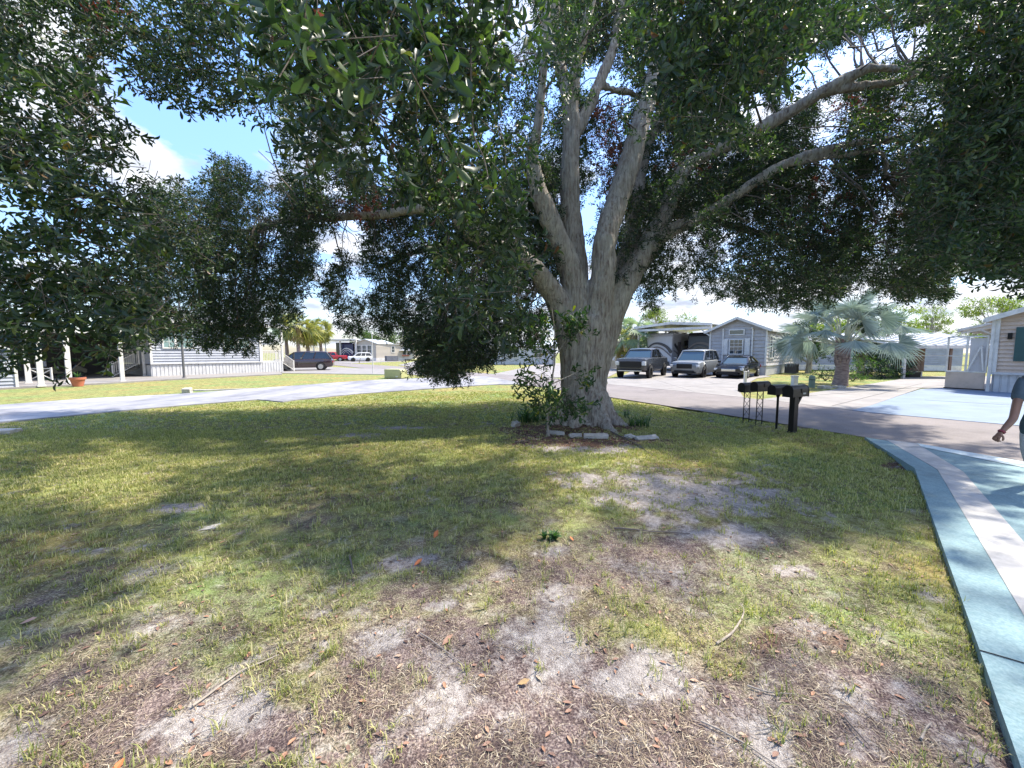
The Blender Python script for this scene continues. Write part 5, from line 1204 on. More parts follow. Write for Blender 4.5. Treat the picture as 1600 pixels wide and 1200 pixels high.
for s in (-1, 1): m = MB(); m.cyl((s * .26, .3, .1), .1, .05, 14, 'x'); m.build('wheel', M['rubber'], o)
o = thing('white_barrier', 'pale grey slatted panel standing right beside the teal bin', 'panel', G(689, 588.5), .1)
m = MB()
for k in range(4): m.box((-.2 + k * .14, 0, .5), (.1, .04, 1.0))
m.box((0, .035, .8), (.6, .03, .08)); m.box((0, .035, .2), (.6, .03, .08)); m.build('slats', M['vinyl'], o)
c = G(583, 584); o = thing('flag_pole', 'thin tall white pole on the grass in front of the far tan home', 'pole', c); m = MB(); m.tube([(0, 0, 0), (0, 0, 3.2)], [.04, .03], 8); m.build('pole', M['white'], o); m = MB(); m.tube([(0, 0, 3.2), (0, 0, 3.24), (0, 0, 3.3)], [.05, .06, .02], 8); m.build('cap', M['white'], o)
c = G(288, 592); o = thing('grey_pole', 'tall thin grey pole standing in front of the light grey home windows', 'pole', c); m = MB(); m.tube([(0, 0, 0), (0, 0, 5.5)], [.07, .055], 10); m.build('pole', M['acmetal'], o, smooth=40); m = MB(); m.cyl((0, 0, .05), .12, .1, 12); m.build('base', M['concrete'], o)
c = P(508, 575, 60); o = thing('street_mailbox', 'small white mailbox on a wooden post beside the minivan, across the grass', 'mailbox', (c.x, c.y, 0), .2); m = MB(); m.box((0, 0, .55), (.12, .12, 1.1)); m.build('post', M['wood'], o); m = MB(); m.box((-.15, 0, 1.2), (1.0, .3, .28)); m.build('box', M['white'], o, bevel=.05)
c = P(561, 568, 62); o = thing('yard_sign', 'small dark slanted sign on the far lawn in front of the white SUV', 'sign', (c.x, c.y, 0), .2); m = MB(); m.bar((0, 0, .0), (.25, 0, .8), .25, .05); m.build('board', M['p_grey'], o)
c = P(595, 568, 58); o = thing('yard_sign', 'small white post sign on the far lawn in front of the tan home', 'sign', (c.x, c.y, 0), .2); m = MB(); m.bar((0, 0, 0), (.1, 0, .9), .12, .05); m.build('board', M['white'], o)
c = P(612, 563, 77); o = thing('ac_unit', 'grey air conditioner box standing at the skirting of the far tan home', 'air conditioner', (c.x, c.y, 0), .6); m = MB(); m.box((0, 0, .55), (2.4, 1.2, 1.0)); m.build('cabinet', M['acmetal'], o, bevel=.05)
m = MB(); 
for k in range(10): m.box((-1.05 + k * .233, -.61, .55), (.06, .03, .8))
m.build('grille', M['lightside'], o)
o = thing('flower_pot', 'orange terracotta flower pot with small plant on the patio edge', 'flower pot', G(122, 603)); o.location.z = -.02
m = MB(); m.tube([(0, 0, 0), (0, 0, .34), (0, 0, .35), (0, 0, .46)], [.19, .27, .31, .32], 20); m.build('pot', M['terracotta'], o, smooth=35)
m = MB(); m.cyl((0, 0, .44), .28, .05, 16); m.build('soil', M['darkvoid'], o)
def strap_tuft(par, n, hgt, wd, mt, name='leaves', sd=1, base=(0, 0, 0), lean=(.2, 1.1)):
    r = np.random.default_rng(sd); m = MB()
    for k in range(n):
        a_ = r.uniform(0, 6.28); le = r.uniform(*lean); L_ = hgt * r.uniform(.6, 1.1); d = Vector((math.cos(a_), math.sin(a_), 0)); s = Vector((-d.y, d.x, 0)); pts = []; p = Vector(base) + d * r.uniform(0, .06); an_ = le * .35
        for q in range(5):
            pts.append(p.copy()); p = p + (d * math.sin(an_) + Vector((0, 0, math.cos(an_)))) * L_ / 4; an_ += le * .42
        vs = []
        for q, pt in enumerate(pts):
            w_ = wd * (1, 1, .9, .65, .1)[q] / 2; vs += [pt - s * w_, pt + s * w_]
        m.add(vs, [(2 * q, 2 * q + 1, 2 * q + 3, 2 * q + 2) for q in range(4)])
    return m.build(name, mt, par)
darkg = leaf_mat('strap_leaf', [(0, (.02, .055, .02)), (.6, (.05, .11, .035)), (1, (.14, .22, .06))], .5, .25)
strap_tuft(o, 26, .4, .03, darkg, 'plant', 3, (0, 0, .42))
def clump(name, label, px, py, n, h, sp, sd, mt=darkg, wd=.018):
    c = G(px, py); o = thing(name, label, 'plant', (c.x, c.y, gz(c.x, c.y))); r = np.random.default_rng(sd); mm = MB()
    for k in range(n):
        a_, q = r.uniform(0, 6.28), sp * math.sqrt(r.random()); bx, by = q * math.cos(a_) * 1.4, q * math.sin(a_) * .8
        for j in range(9):
            aa = r.uniform(0, 6.28); le = r.uniform(.3, 1.3); L_ = h * r.uniform(.6, 1.1); d = Vector((math.cos(aa), math.sin(aa), 0)); s = Vector((-d.y, d.x, 0)); p = Vector((bx, by, 0)); an_ = le * .3; vs = []
            for t_ in range(4):
                w_ = wd * (1, .95, .7, .1)[t_] / 2; vs += [p - s * w_, p + s * w_]; p = p + (d * math.sin(an_) + Vector((0, 0, math.cos(an_)))) * L_ / 3; an_ += le * .6
            mm.add(vs, [(2 * t_, 2 * t_ + 1, 2 * t_ + 3, 2 * t_ + 2) for t_ in range(3)])
    mm.build('leaves', mt, o); return o
clump('border_grass', 'dark green strappy grass clump left of the trunk behind the sapling', 823, 658, 34, .42, .34, 5)
clump('border_grass', 'pale green strappy plant at the right foot of the trunk', 1000, 668, 13, .34, .2, 6)
clump('border_grass', 'low strappy plant behind the right roots beside the lawn', 968, 652, 10, .26, .25, 8)
clump('seedling', 'small dark green seedling alone on the sandy lawn in the foreground', 862, 838, 5, .10, .05, 9, wd=.035)
# sapling in front of the trunk
def leafy(par, centres_, radii, nclus, size, mt, sd, name='crown', kind='near', up=.3):
    r = np.random.default_rng(sd); pos = []
    for (c, rad), n in zip(zip(centres_, radii), nclus):
        q = r.normal(0, 1, (n, 3)); q /= np.linalg.norm(q, axis=1, keepdims=True); q *= r.random((n, 1)) ** .45; pos.append(np.array(c) + q * np.array(rad))
    pos = np.concatenate(pos); cm = pos.mean(0); ax_ = (pos - cm); ax_ /= np.linalg.norm(ax_, axis=1, keepdims=True) + 1e-6
    V, F, MI = place_clusters(pos, ax_ + r.normal(0, .5, pos.shape) + np.array([0, 0, up]), size * r.uniform(.8, 1.25, len(pos)), kind)
    return np_mesh(name, V, F, [mt, twigm], par, MI)
D8 = G(858, 680); o = thing('sapling', 'young leafy sapling with two stems growing in front of the big trunk', 'young tree', (D8.x, D8.y, gz(D8.x, D8.y)))
d8 = D8.y
def S(px, py, dd=0): v = P(px, py, d8 + dd); return v - Vector(o.location)
m = MB(); m.tube([S(857, 684), S(856, 668), S(857, 640), S(860, 610), S(866, 570), S(867, 520), S(862, 480)], [.035, .028, .024, .02, .016, .012, .006], 8)
for pts in (((857, 650), (840, 625), (828, 600)), ((858, 640), (880, 612), (905, 590)), ((866, 560), (885, 530), (905, 518)), ((866, 560), (845, 535), (838, 518)), ((860, 600), (838, 585), (822, 580)), ((862, 600), (895, 585), (915, 572))):
    m.tube([S(*p, .05 * i) for i, p in enumerate(pts)], [.014, .01, .004], 6)
m.build('stem', bark, o, smooth=60)
k8 = d8 / 600
sapm = leaf_mat('sapling_leaf', [(0, (.02, .05, .018)), (.6, (.045, .09, .028)), (.93, (.08, .15, .04)), (1, (.35, .30, .04))], .4, .2)
leafy(o, [S(848, 598), S(885, 628), S(905, 590), S(850, 560), S(890, 530), S(862, 625), S(900, 520), S(848, 522)], [(.38, .3, .28), (.3, .25, .22), (.2, .2, .2), (.25, .2, .2), (.3, .25, .2), (.4, .3, .2), (.2, .2, .15), (.25, .2, .15)], [26, 15, 7, 12, 16, 18, 8, 12], 1.25, sapm, 4)
# edging stones and roots
def stone(label, px, py, d, rz, tilt=0, sd=0, name='edging_stone', group='edging stones around the big tree', mt=None):
    c = G(px, py); r = random.Random(sd); m = MB(); m.box((0, 0, d[2] * .5), d)
    bm2 = bmesh.new(); me = bpy.data.meshes.new(name); me.from_pydata(m.v, [], m.f); bm2.from_mesh(me); bmesh.ops.subdivide_edges(bm2, edges=bm2.edges, cuts=3, use_grid_fill=True)
    for v in bm2.verts: v.co += Vector((r.gauss(0, .006), r.gauss(0, .006), r.gauss(0, .005)))
    bmesh.ops.recalc_face_normals(bm2, faces=bm2.faces); bm2.to_mesh(me); bm2.free()
    o = link_mesh(name, me, mt or M['stone']); o.location = (c.x, c.y, gz(c.x, c.y) - .01); o.rotation_euler = (tilt, 0, rz)
    bv = o.modifiers.new('bevel', 'BEVEL'); bv.width = .008; bv.segments = 2
    return tag(o, label, 'stone', group)
stone('pale scalloped concrete edging piece leaning by the dark grass clump', 805, 665, (.22, .12, .12), .9, .3, 1)
stone('slanting concrete edging piece against the sapling stem', 868, 678, (.38, .08, .08), -.5, .1, 2)
stone('curved white edging piece between the sapling and the long block', 899, 682, (.26, .07, .08), .25, .0, 3)
stone('long straight white edging block below the trunk', 931, 684, (.48, .12, .10), -.06, .1, 4)
stone('broad pale slab of edging tilted right of the trunk', 1010, 684, (.50, .12, .06), .35, .5, 5)
stone('broken white stone half buried between trunk root and right plant', 985, 682, (.2, .16, .05), .6, .2, 6)
stone('white rock lying at the near edge of the old drive', 293, 613, (.30, .25, .22), .3, .2, 7, 'rock', None)
stone('flat white rock at the far left edge of the lawn', 4, 676, (.45, .3, .10), .3, 0, 8, 'rock', None)
stone('flat pale stone chip lying in the left lawn', 326, 821, (.16, .09, .02), .4, 0, 9, 'rock', None)
stone('row of broken kerb stone along the drive grass edge', 355, 608.5, (2.6, .25, .06), .32, 0, 10, 'kerb_stone', None)
# fallen sticks
stk = mat('grey_stick', (.36, .31, .26), .9, var=.4, scale=20)
def stick(label, pts, r0, fork=None, mt=None):
    q = smooth([G(*p) for p in pts], 2); c = q[0].copy(); m = MB(); n = len(q)
    zz_ = lambda p: Vector((p.x - c.x, p.y - c.y, gz(p.x, p.y) + r0 + .008))
    m.tube([zz_(p) for p in q], [r0 * (1 - .6 * i / (n - 1)) for i in range(n)], 6)
    if fork:
        f = [zz_(G(*p)) for p in fork]; m.tube(f, [r0 * .5, r0 * .3, r0 * .2][:len(f)], 5)
    o = m.build('fallen_stick', mt or stk, None, smooth=60); o.location = (c.x, c.y, 0); tag(o, label, 'stick', 'fallen sticks on the lawn')
stick('long pale straight stick at the lower left of the lawn', [(300, 1094), (345, 1062), (378, 1038), (402, 1030), (436, 1017)], .007)
stick('bent pale stick with a curved end in the lower right lawn', [(1120, 1003), (1142, 988), (1158, 965), (1164, 948), (1157, 938)], .008)
stick('thin stick running diagonally between the two orange leaves', [(656, 986), (690, 1008), (735, 1042)], .004)
stick('thin stick curving near the bottom centre', [(1168, 1066), (1190, 1074), (1210, 1079), (1245, 1080)], .005)
stick('dark stick leading to the bottom right', [(1320, 1116), (1340, 1140), (1360, 1160)], .005, mt=twigm)
stick('long thin stick at the bottom edge', [(1095, 1120), (1140, 1140), (1190, 1170), (1230, 1198)], .005)
stick('short thick dark stick on the left centre lawn', [(546, 866), (549, 878), (552, 892)], .010, mt=twigm)
stick('forked dark stick lying in the right sandy patch', [(960, 822), (1010, 826), (1078, 831)], .009, [(1040, 828), (1060, 818), (1076, 815)], twigm)
stick('curved pale twig on the right of the sandy patch', [(1132, 800), (1136, 812), (1172, 829)], .005)
stick('thin branched stick crossing below the sapling', [(800, 690), (835, 686), (868, 679)], .006, [(820, 688), (810, 682), (790, 680)])
stick('thin pale stick leaning left of the orange leaf', [(664, 823), (660, 845), (661, 870)], .003)
stick('short straight stick low in the right corner lawn', [(1440, 1148), (1448, 1130), (1456, 1122)], .006)
stick('dark root-like stick right of the edging block', [(955, 676), (975, 684), (1000, 697), (1020, 712)], .014, mt=twigm)
def oleaf(label, px, py, s, rz, col):
    c = G(px, py); m = MB(); pts = [(-.5, 0, .02), (-.2, .17, .05), (.15, .2, .06), (.5, 0, .03), (.15, -.2, .05), (-.2, -.17, .06)]
    vs = [(x * s, y * s, z * s + .02) for x, y, z in pts] + [(-.02 * s, 0, .02)]; m.add(vs, [(i, (i + 1) % 6, 6) for i in range(6)])
    o = m.build('fallen_leaf', col); o.location = (c.x, c.y, gz(c.x, c.y)); o.rotation_euler = (.2, -.3, rz); tag(o, label, 'leaf', 'large fallen leaves on the lawn')
orl = mat('orange_leaf', (.62, .19, .06), .6, var=.3, scale=30); brl = mat('pale_brown_leaf', (.50, .28, .18), .6, var=.3, scale=30); yl = mat('tan_leaf', (.52, .34, .16), .6, var=.3, scale=30)
oleaf('bright orange curled leaf in the middle of the lawn', 681, 832, .11, 1.4, orl); oleaf('orange leaf lying just below the thin pale stick', 654, 878, .09, .9, orl)
oleaf('pinkish brown pointed leaf at the end of the diagonal stick', 700, 996, .085, .8, brl); oleaf('pale brown leaf on the far left yellow patch', 47, 965, .10, .2, brl)
oleaf('reddish leaf at the bottom left edge of the sand', 183, 1192, .07, 1.5, orl); oleaf('tan leaf lying on the lower centre sand', 820, 1058, .07, .1, yl); oleaf('small orange leaf by the forked sandy stick', 892, 840, .06, 2, orl)

# ---------------------------------------------------------------- palms, trees, shrubs
def fan_palm(name, label, pos, h, tr, nfr, fr, pet, mt, trunk_mt, sd, droop=(-.5, 1.35), group=None, boots=True, nseg=26, skirt=0, skm=None):
    o = thing(name, label, 'palm', (pos.x, pos.y, 0), 0, group); r = np.random.default_rng(sd)
    m = MB(); zs = [0, .12, .35, .6, .8, 1]; m.tube([(.04 * math.sin(z * 5), .03 * math.cos(z * 4), z * h) for z in zs], [tr * 1.25, tr * 1.08, tr, tr * .9, tr * 1.0, tr * .95], 14)
    if boots:
        for k in range(60):
            a_ = k * 2.4; z = h * (.45 + .55 * k / 60); d = Vector((math.cos(a_), math.sin(a_), 0)); m.bar(d * tr * .85 + Vector((0, 0, z)), d * (tr * 1.12) + Vector((0, 0, z + tr * 1.1)), tr * .38, tr * .12)
    m.build('trunk', trunk_mt, o, smooth=40)
    cr_ = MB(); pt = MB()
    for k in range(nfr):
        a_ = k * 2.39996 + r.normal(0, .15); el = droop[0] + (droop[1] - droop[0]) * ((k + .5) / nfr) + r.normal(0, .08); L_ = pet * r.uniform(.85, 1.1)
        d = Vector((math.cos(a_), math.sin(a_), 0)); s = Vector((-d.y, d.x, 0)); p0 = Vector((0, 0, h - tr * .3)) + d * tr * .5
        e0 = min(el + .25, 1.45); p1 = p0 + (d * math.cos(e0) + Vector((0, 0, math.sin(e0)))) * L_ * .55; p2 = p1 + (d * math.cos(el - .1) + Vector((0, 0, math.sin(el - .1)))) * L_ * .45
        pt.tube([p0, p1, p2], [tr * .16, tr * .10, tr * .07], 5)
        ax_ = (d * math.cos(el - .35) + Vector((0, 0, math.sin(el - .35)))).normalized(); nz = s.cross(ax_).normalized()
        if r.random() < .8: s_t = r.normal(0, .8); s2 = (s * math.cos(s_t) + nz * math.sin(s_t)); nz = s2.cross(ax_).normalized()
        else: s2 = s
        span = 1.9; Rr = fr * r.uniform(.85, 1.1)
        for q in range(nseg):
            f = (q + .5) / nseg * 2 - 1; b_ = f * span; dr = (ax_ * math.cos(b_) + s2 * math.sin(b_)).normalized(); Lr = Rr * (1 - .22 * abs(f) ** 2) * r.uniform(.93, 1.04)
            up = nz * (.10 if q % 2 else -.02); sag = Vector((0, 0, -1)) * Rr
            da = span / nseg * 1.02; e1 = (ax_ * math.cos(b_ - da) + s2 * math.sin(b_ - da)); e2 = (ax_ * math.cos(b_ + da) + s2 * math.sin(b_ + da))
            M1 = Lr * .45; cv = nz * (.10 * Rr)
            A_1, A_2 = p2 + e1 * M1 + cv + sag * .03, p2 + e2 * M1 + cv + sag * .03; mid_ = p2 + dr * M1 + cv + nz * .045 * Rr + sag * .03; tip = p2 + dr * Lr + sag * r.uniform(.10, .32) + cv
            cr_.add([p2, A_1, mid_, A_2, tip], [(0, 1, 2), (0, 2, 3), (1, 4, 2), (2, 4, 3)])
    pt.build('petioles', mat(name + '_petiole', (.40, .42, .33), .6, var=.2), o); cr_.build('crown', mt, o)
    if skirt:
        sk = MB()
        for k in range(skirt):
            a_ = r.uniform(0, 6.28); d = Vector((math.cos(a_), math.sin(a_), 0)); s = Vector((-d.y, d.x, 0)); z = h - r.uniform(0, fr * .8); L_ = fr * r.uniform(.6, 1.2)
            b0 = d * tr + Vector((0, 0, z)); e = d * (tr + L_ * .45) + Vector((0, 0, z - L_)); sk.add([b0 - s * .05, b0 + s * .05, e + s * .12, e - s * .02], [(0, 1, 2, 3)])
        sk.build('dead_fronds', skm, o)
    return o
def fr_mat(name, c1, c2, tint=(.8, .9, .6), tr=.25):
    return leaf_mat(name, [(0, c2), (1, c1)], .55, tr, tint)
ptr = mat('palm_trunk', (.34, .27, .25), .9, (.15, .10, .10), 5, bump=.02, bscale=14, stretch=(1, 1, 3))
silver = fr_mat('silver_frond', (.44, .49, .46), (.24, .30, .28), (.6, .7, .6), .15)
bp_ = G(1313, 602)
fan_palm('silver_palm', 'large silver-blue fan palm with stout trunk on the grass by the tan driveway', bp_, 2.2, .29, 32, 1.25, 2.05, silver, ptr, 21, (-.22, 1.42), nseg=40)
sab = fr_mat('yellow_green_frond', (.34, .32, .10), (.13, .17, .06), (.9, .9, .4)); sab2 = fr_mat('grey_green_frond', (.30, .36, .22), (.14, .20, .12)); deadf = fr_mat('dead_frond', (.45, .34, .14), (.24, .17, .09), tr=.1)
for i, (px, d, h, lab) in enumerate(((468, 48, 5.0, 'bushy yellow-green cabbage palm with hanging dead fronds, behind the minivan'), (450, 50, 5.2, 'darker cabbage palm half hidden behind the porch of the light grey home'), (483, 50, 4.4, 'middle cabbage palm crowded right beside the bushy yellow one'), (503, 56, 5.0, 'slim cabbage palm with clear brown trunk, rightmost of the palms by the minivan'))):
    fan_palm('cabbage_palm', lab, GB(px, d), h, .22, 38, 1.1, 1.2, sab if i != 1 else sab2, ptr, 30 + i, (-1.25, 1.3), 'cabbage palms behind the minivan', nseg=12, boots=False, skirt=110 if i < 3 else 40, skm=deadf)
for i, (px, d, h, lab) in enumerate(((990, 38, 3.6, 'pale grey-green fan palm between the trunk and the pickup'), (968, 40, 2.8, 'short yellowing fan palm close to the right side of the trunk'))):
    fan_palm('cabbage_palm', lab, GB(px, d), h, .2, 26, 1.15, 1.3, sab2 if i == 0 else sab, ptr, 40 + i, (-1.1, 1.3), 'fan palms behind the big trunk', nseg=14, boots=False, skirt=60, skm=deadf)

def tree_far(name, label, pos, h, wd, mt, sd, tr=.2, clear=.35, ncl=200, size=3, lobes=9, group=None, cat='tree', kind='far', flatness=.55):
    o = thing(name, label, cat, (pos.x, pos.y, 0), 0, group); r = np.random.default_rng(sd); m = MB()
    top = h * .8; m.tube([(0, 0, -.1), (r.normal(0, .1), r.normal(0, .1), h * .3), (r.normal(0, .2), r.normal(0, .2), top)], [tr * 1.3, tr, tr * .35], 8)
    cs, rs = [], []
    for k in range(lobes):
        a_ = k * 2.4 + r.normal(0, .4); q = wd * .5 * r.uniform(.25, .8); z = h * (clear + (1 - clear) * r.uniform(.15, .92)); q *= 1.15 - .75 * max(0, (z / h - clear) / (1 - clear)) ** 2
        c = (q * math.cos(a_), q * math.sin(a_), z); cs.append(c); rr_ = wd * r.uniform(.14, .26); rs.append((rr_, rr_, rr_ * flatness))
        m.tube([(0, 0, h * clear * .7), (c[0] * .5, c[1] * .5, z * .8), c], [tr * .5, tr * .25, tr * .08], 5)
    m.build('trunk', bark, o)
    leafy(o, cs, rs, [max(4, ncl // lobes)] * lobes, size, mt, sd + 1, kind=kind); return o
dkl = leaf_mat('dark_leaf', [(0, (.012, .03, .012)), (.7, (.03, .065, .022)), (1, (.07, .12, .03))], .5, .2)
mdl = leaf_mat('mid_leaf', [(0, (.04, .07, .025)), (.7, (.08, .13, .04)), (1, (.17, .21, .06))], .6, .3)
yll = leaf_mat('sunny_leaf', [(0, (.10, .13, .03)), (.6, (.22, .24, .06)), (1, (.38, .34, .09))], .6, .35)
sbl = leaf_mat('spiky_leaf', [(0, (.03, .06, .05)), (.7, (.07, .12, .09)), (1, (.14, .2, .12))], .5, .2)
tree_far('dark_tree', 'dense dark round tree left behind the silver palm', GB(1262, 32), 4.0, 4.2, dkl, 50, .18, .32, 320, 1.9, 10)
tree_far('dark_tree', 'dense dark bushy tree just right behind the silver palm trunk', GB(1345, 30), 3.9, 2.9, dkl, 52, .2, .22, 320, 1.9, 10)
tree_far('green_tree', 'yellowish green bushy tree between the dark tree and low carport', GB(1378, 36), 5.0, 3.0, mdl, 54, .15, .12, 300, 2.0, 10)
tree_far('pine_tree', 'tall airy tree with open crown standing alone above the low carport', GB(1447, 62), 9.2, 5.2, yll, 56, .22, .38, 240, 2.6, 14, flatness=.35)
tree_far('green_tree', 'sunlit yellow-green tree rising behind the right side of the silver palm', GB(1400, 46), 6.8, 5.5, yll, 58, .2, .3, 260, 2.6, 9)
tree_far('green_tree', 'broad sunlit tree behind the awning of the tan house', GB(1545, 52), 8.6, 10, yll, 60, .3, .35, 420, 3.0, 14, flatness=.35)
tree_far('green_tree', 'sunlit tree crown peeking above the tan house roof', GB(1592, 56), 8.6, 8, yll, 62, .3, .4, 300, 3.0, 10)
tree_far('green_tree', 'yellow-lit tree top above the left end of the tall white carport', GB(1022, 75), 9.5, 6, yll, 64, .3, .4, 220, 3.4, 9)
tree_far('green_tree', 'sparse tree top peeking over the middle of the tall white carport', GB(1066, 85), 10.0, 6, yll, 66, .25, .5, 120, 3.4, 8)
tree_far('green_tree', 'green tree behind the far motorhome carport roof', GB(985, 80), 7.5, 7, mdl, 68, .3, .3, 220, 3.4, 9)
for i, (px, d, h, w_) in enumerate(((628, 110, 9.5, 13), (655, 120, 10.5, 14), (600, 130, 10, 12), (690, 125, 10, 16), (730, 110, 8, 12), (572, 140, 9, 9), (1240, 70, 6.5, 6), (1300, 75, 7.5, 9))):
    tree_far('distant_tree', ['grey-green tree behind the far cream home', 'taller grey-green tree right of the far cream home roof', 'tree behind the far tan home roof', 'wide tree behind the hanging leaves left of the bin', 'low tree beyond the road, hidden by the hanging leaves', 'small distant tree over the blue motorhome carport', 'small distant tree over the end of the grey house', 'distant tree filling the gap behind the silver palm'][i],
             GB(px, d), h, w_, mdl if i < 6 else yll, 70 + 2 * i, .3, .2, 260, 5, 11, 'distant trees beyond the homes')
def shrub(label, pos, h, wd, mt, sd, n=60, size=1.4, name='shrub', strap=False):
    o = thing(name, label, 'shrub', (pos.x, pos.y, 0)); m = MB(); r = np.random.default_rng(sd)
    for k in range(5):
        a_ = r.uniform(0, 6.28); m.tube([(0, 0, -.03), (math.cos(a_) * wd * .25, math.sin(a_) * wd * .25, h * .6)], [.03, .012], 5)
    m.build('stems', twigm, o)
    leafy(o, [(0, 0, h * .5), (wd * .22, 0, h * .38), (-wd * .24, .1, h * .42)], [(wd * .4, wd * .4, h * .48)] * 3, [n // 3] * 3, size, mt, sd, 'foliage', 'far', up=.6)
shrub('bluish spiky shrub at the left end of the low carport', GB(1394, 26.5), 1.9, 1.3, sbl, 90, 110, 1.8)
shrub('low dark shrub in front of the bluish spiky one', GB(1383, 25.2), 1.0, 1.6, dkl, 91, 70, 1.4)
shrub('loose light green shrub between the palm and the spiky shrub', GB(1352, 25.5), 1.3, 2.2, mdl, 92, 70, 1.5)
shrub('low twiggy shrub at the left foot of the silver palm', GB(1290, 23.5), .7, 1.5, dkl, 93, 45, 1.2)
shrub('low leafy shrub at the right foot of the silver palm', GB(1333, 23.0), .45, 1.0, mdl, 94, 30, 1.0)
for px, lab, s_ in ((1288, 'white edging rock left of the silver palm trunk', 11), (1311, 'white edging rock right below the silver palm trunk', 12)):
    stone(lab, px, 606, (.5, .3, .14), .2, 0, s_, 'rock', None)

# ---------------------------------------------------------------- the person on the teal drive, walking, arm out
skin = mat('skin', (.25, .125, .08), .5, var=.1); shirt = mat('grey_blue_shirt', (.085, .115, .14), .85, var=.3, scale=9, bump=.01); shorts = mat('dark_slate_shorts', (.05, .09, .11), .85, var=.2); pale = mat('light_grey_trousers', (.42, .43, .44), .85, var=.1)
hair = mat('dark_hair', (.02, .015, .012), .5, var=.4, scale=40, stretch=(1, 1, .1)); shoe = mat('dark_shoe', (.03, .04, .05), .6)
pr = thing('person', 'person in a blue-grey polo and grey trousers walking on the teal drive, arm held out', 'person', (6.37, 4.55, ZT), R(200))
def skinm(name, chains, mt, par, root=0, sub=2):
    vs, es, rr = [], [], []
    idx = {}
    for ch in chains:
        prev = None
        for p in ch:
            key = tuple(round(c, 4) for c in p[:3])
            if key not in idx: idx[key] = len(vs); vs.append(p[:3]); rr.append(p[3:])
            i = idx[key]
            if prev is not None and prev != i: es.append((prev, i))
            prev = i
    me = bpy.data.meshes.new(name); me.from_pydata(vs, es, []); o = link_mesh(name, me, mt, par)
    sk = o.modifiers.new('skin', 'SKIN'); sk.use_smooth_shade = True
    for i, q in enumerate(rr): me.skin_vertices[0].data[i].radius = (q[0], q[-1])
    me.skin_vertices[0].data[root].use_root = True
    su = o.modifiers.new('sub', 'SUBSURF'); su.levels = su.render_levels = sub
    return o
# local: x = forward, y = person's left; picture-left arm is reached out
fv = 1
hand_w = pr.matrix_basis.inverted() @ P(1562, 678, 4.5)
elb_w = pr.matrix_basis.inverted() @ P(1583, 655, 4.5)
sho = Vector((.0, -.19, 1.32))
if (pr.matrix_basis @ sho).x > (pr.matrix_basis @ Vector((0, .19, 1.32))).x: sho = Vector((0, .19, 1.32))
sy = 1 if sho.y > 0 else -1
ew = Vector(elb_w); hw_ = Vector(hand_w)
skinm('body', [
 [(0, 0, .92, .13, .11), (0, 0, 1.05, .125, .10), (0, 0, 1.22, .15, .105), (0, 0, 1.34, .13, .09), (.01, 0, 1.42, .055, .055), (.02, 0, 1.50, .055, .06), (.02, 0, 1.57, .078, .09), (.015, 0, 1.66, .07, .085)],
 [(0, 0, 1.34, .13, .09), (sho.x, sho.y * .9, 1.345, .06), tuple(sho.lerp(ew, .5)) + (.045,), tuple(ew) + (.038,), tuple(ew.lerp(hw_, .5)) + (.033,), tuple(ew.lerp(hw_, .85)) + (.024,)],
 [(0, 0, 1.34, .13, .09), (0, -sho.y * .9, 1.345, .06), (.02, -sy * .27, 1.1, .045), (.12, -sy * .29, .88, .033), (.16, -sy * .29, .82, .026)],
 [(0, 0, .92, .13, .11), (.0, .10, .86, .085), (.10, .10, .48, .055), (.02, .10, .10, .038), (.14, .10, .04, .032)],
 [(0, 0, .92, .13, .11), (.0, -.10, .86, .085), (-.04, -.10, .48, .055), (-.26, -.10, .14, .038), (-.18, -.10, .05, .032)]], skin, pr)
skinm('shirt', [
 [(0, 0, .74, .17, .145), (0, 0, .90, .165, .142), (0, 0, 1.05, .155, .13), (0, 0, 1.22, .175, .128), (0, 0, 1.34, .15, .105), (.01, 0, 1.40, .07, .07)],
 [(0, 0, 1.34, .15, .105), (sho.x, sho.y * .92, 1.345, .078), tuple(sho.lerp(ew, .55)) + (.066,)],
 [(0, 0, 1.34, .15, .105), (0, -sho.y * .92, 1.345, .078), (.02, -sy * .27, 1.16, .066)]], shirt, pr)
skinm('shorts', [[(0, 0, .95, .15, .13), (0, 0, .84, .158, .135)], [(0, 0, .84, .158, .135), (.02, .10, .80, .10), (.05, .10, .62, .095)], [(0, 0, .84, .158, .135), (.0, -.10, .80, .10), (-.02, -.10, .62, .095)]], shorts, pr)
for s, ch in ((.10, [(.04, .10, .78, .088), (.10, .10, .48, .075), (.03, .10, .14, .06)]), (-.10, [(-.01, -.10, .78, .088), (-.05, -.10, .48, .075), (-.25, -.10, .18, .06)])): skinm('trouser_leg', [ch], pale, pr)
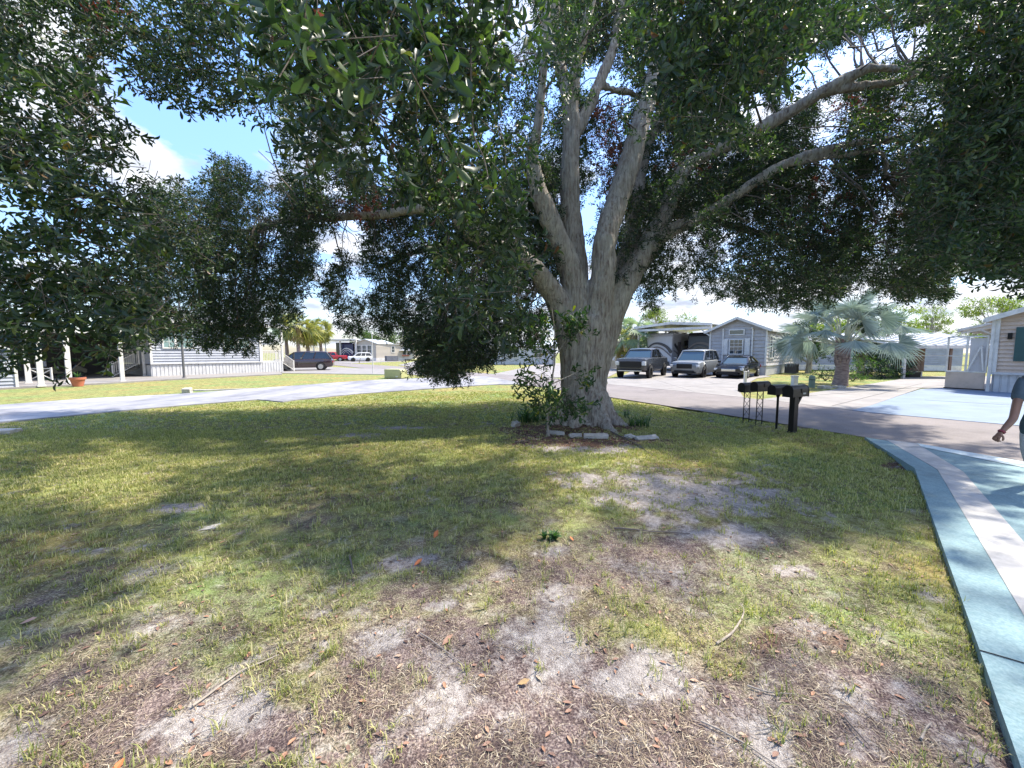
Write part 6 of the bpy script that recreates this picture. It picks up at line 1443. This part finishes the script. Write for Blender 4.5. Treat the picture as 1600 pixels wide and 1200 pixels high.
skinm('hair', [[(.0, 0, 1.69, .085, .10), (-.03, 0, 1.62, .085, .09), (-.06, 0, 1.50, .075, .05), (-.06, 0, 1.38, .05, .03)]], hair, pr)
for ch in ([(.14, .10, .05, .045, .05), (.02, .10, .045, .042, .05)], [(-.14, -.10, .05, .045, .05), (-.26, -.10, .08, .042, .05)]): skinm('shoe', [ch], shoe, pr)
# hand with curled fingers, bracelet
dh = (hw_ - ew).normalized(); sd_ = dh.cross(Vector((0, 0, 1))).normalized(); dn = dh.cross(sd_)
pc = ew.lerp(hw_, .86); fing = [[tuple(pc) + (.026, .022), tuple(pc + dh * .05) + (.032, .018), tuple(pc + dh * .085) + (.034, .015)]]
for k, (o_, l_) in enumerate(((-.028, .85), (-.010, 1), (.009, .95), (.027, .75))):
    b0 = pc + dh * .085 + sd_ * o_; fing.append([tuple(pc + dh * .085) + (.034, .015), tuple(b0) + (.010,), tuple(b0 + (dh * .030 + dn * .012) * l_) + (.009,), tuple(b0 + (dh * .034 + dn * .036) * l_) + (.008,), tuple(b0 + (dh * .016 + dn * .046) * l_) + (.007,)])
fing.append([tuple(pc + dh * .05) + (.032, .018), tuple(pc + dh * .05 + sd_ * -.036 + dn * .01) + (.012,), tuple(pc + dh * .078 + sd_ * -.045 + dn * .028) + (.010,), tuple(pc + dh * .095 + sd_ * -.035 + dn * .042) + (.008,)])
skinm('hand', fing, skin, pr)
m = MB(); bc = ew.lerp(hw_, .80); m.tube([bc, bc + dh * .02], .033, 14); m.build('bracelet', mat('red_band', (.22, .03, .04), .5), pr)
m = MB()                                                     # face: eyes, nose, mouth, ears
for s in (-1, 1): m.box((.098, s * .03, 1.60), (.012, .022, .010))
m.build('eyes', hair, pr)
m = MB(); m.prism([(.09, 1.60), (.125, 1.565), (.09, 1.558)], -.012, .012, 'xz'); m.build('nose', skin, pr, bevel=.003)
m = MB(); m.box((.096, 0, 1.535), (.012, .045, .010)); m.build('mouth', mat('lips', (.35, .12, .10), .5), pr, bevel=.003)
for s in (-1, 1): m = MB(); m.box((.01, s * .082, 1.59), (.035, .014, .055)); m.build('ear', skin, pr, bevel=.006)
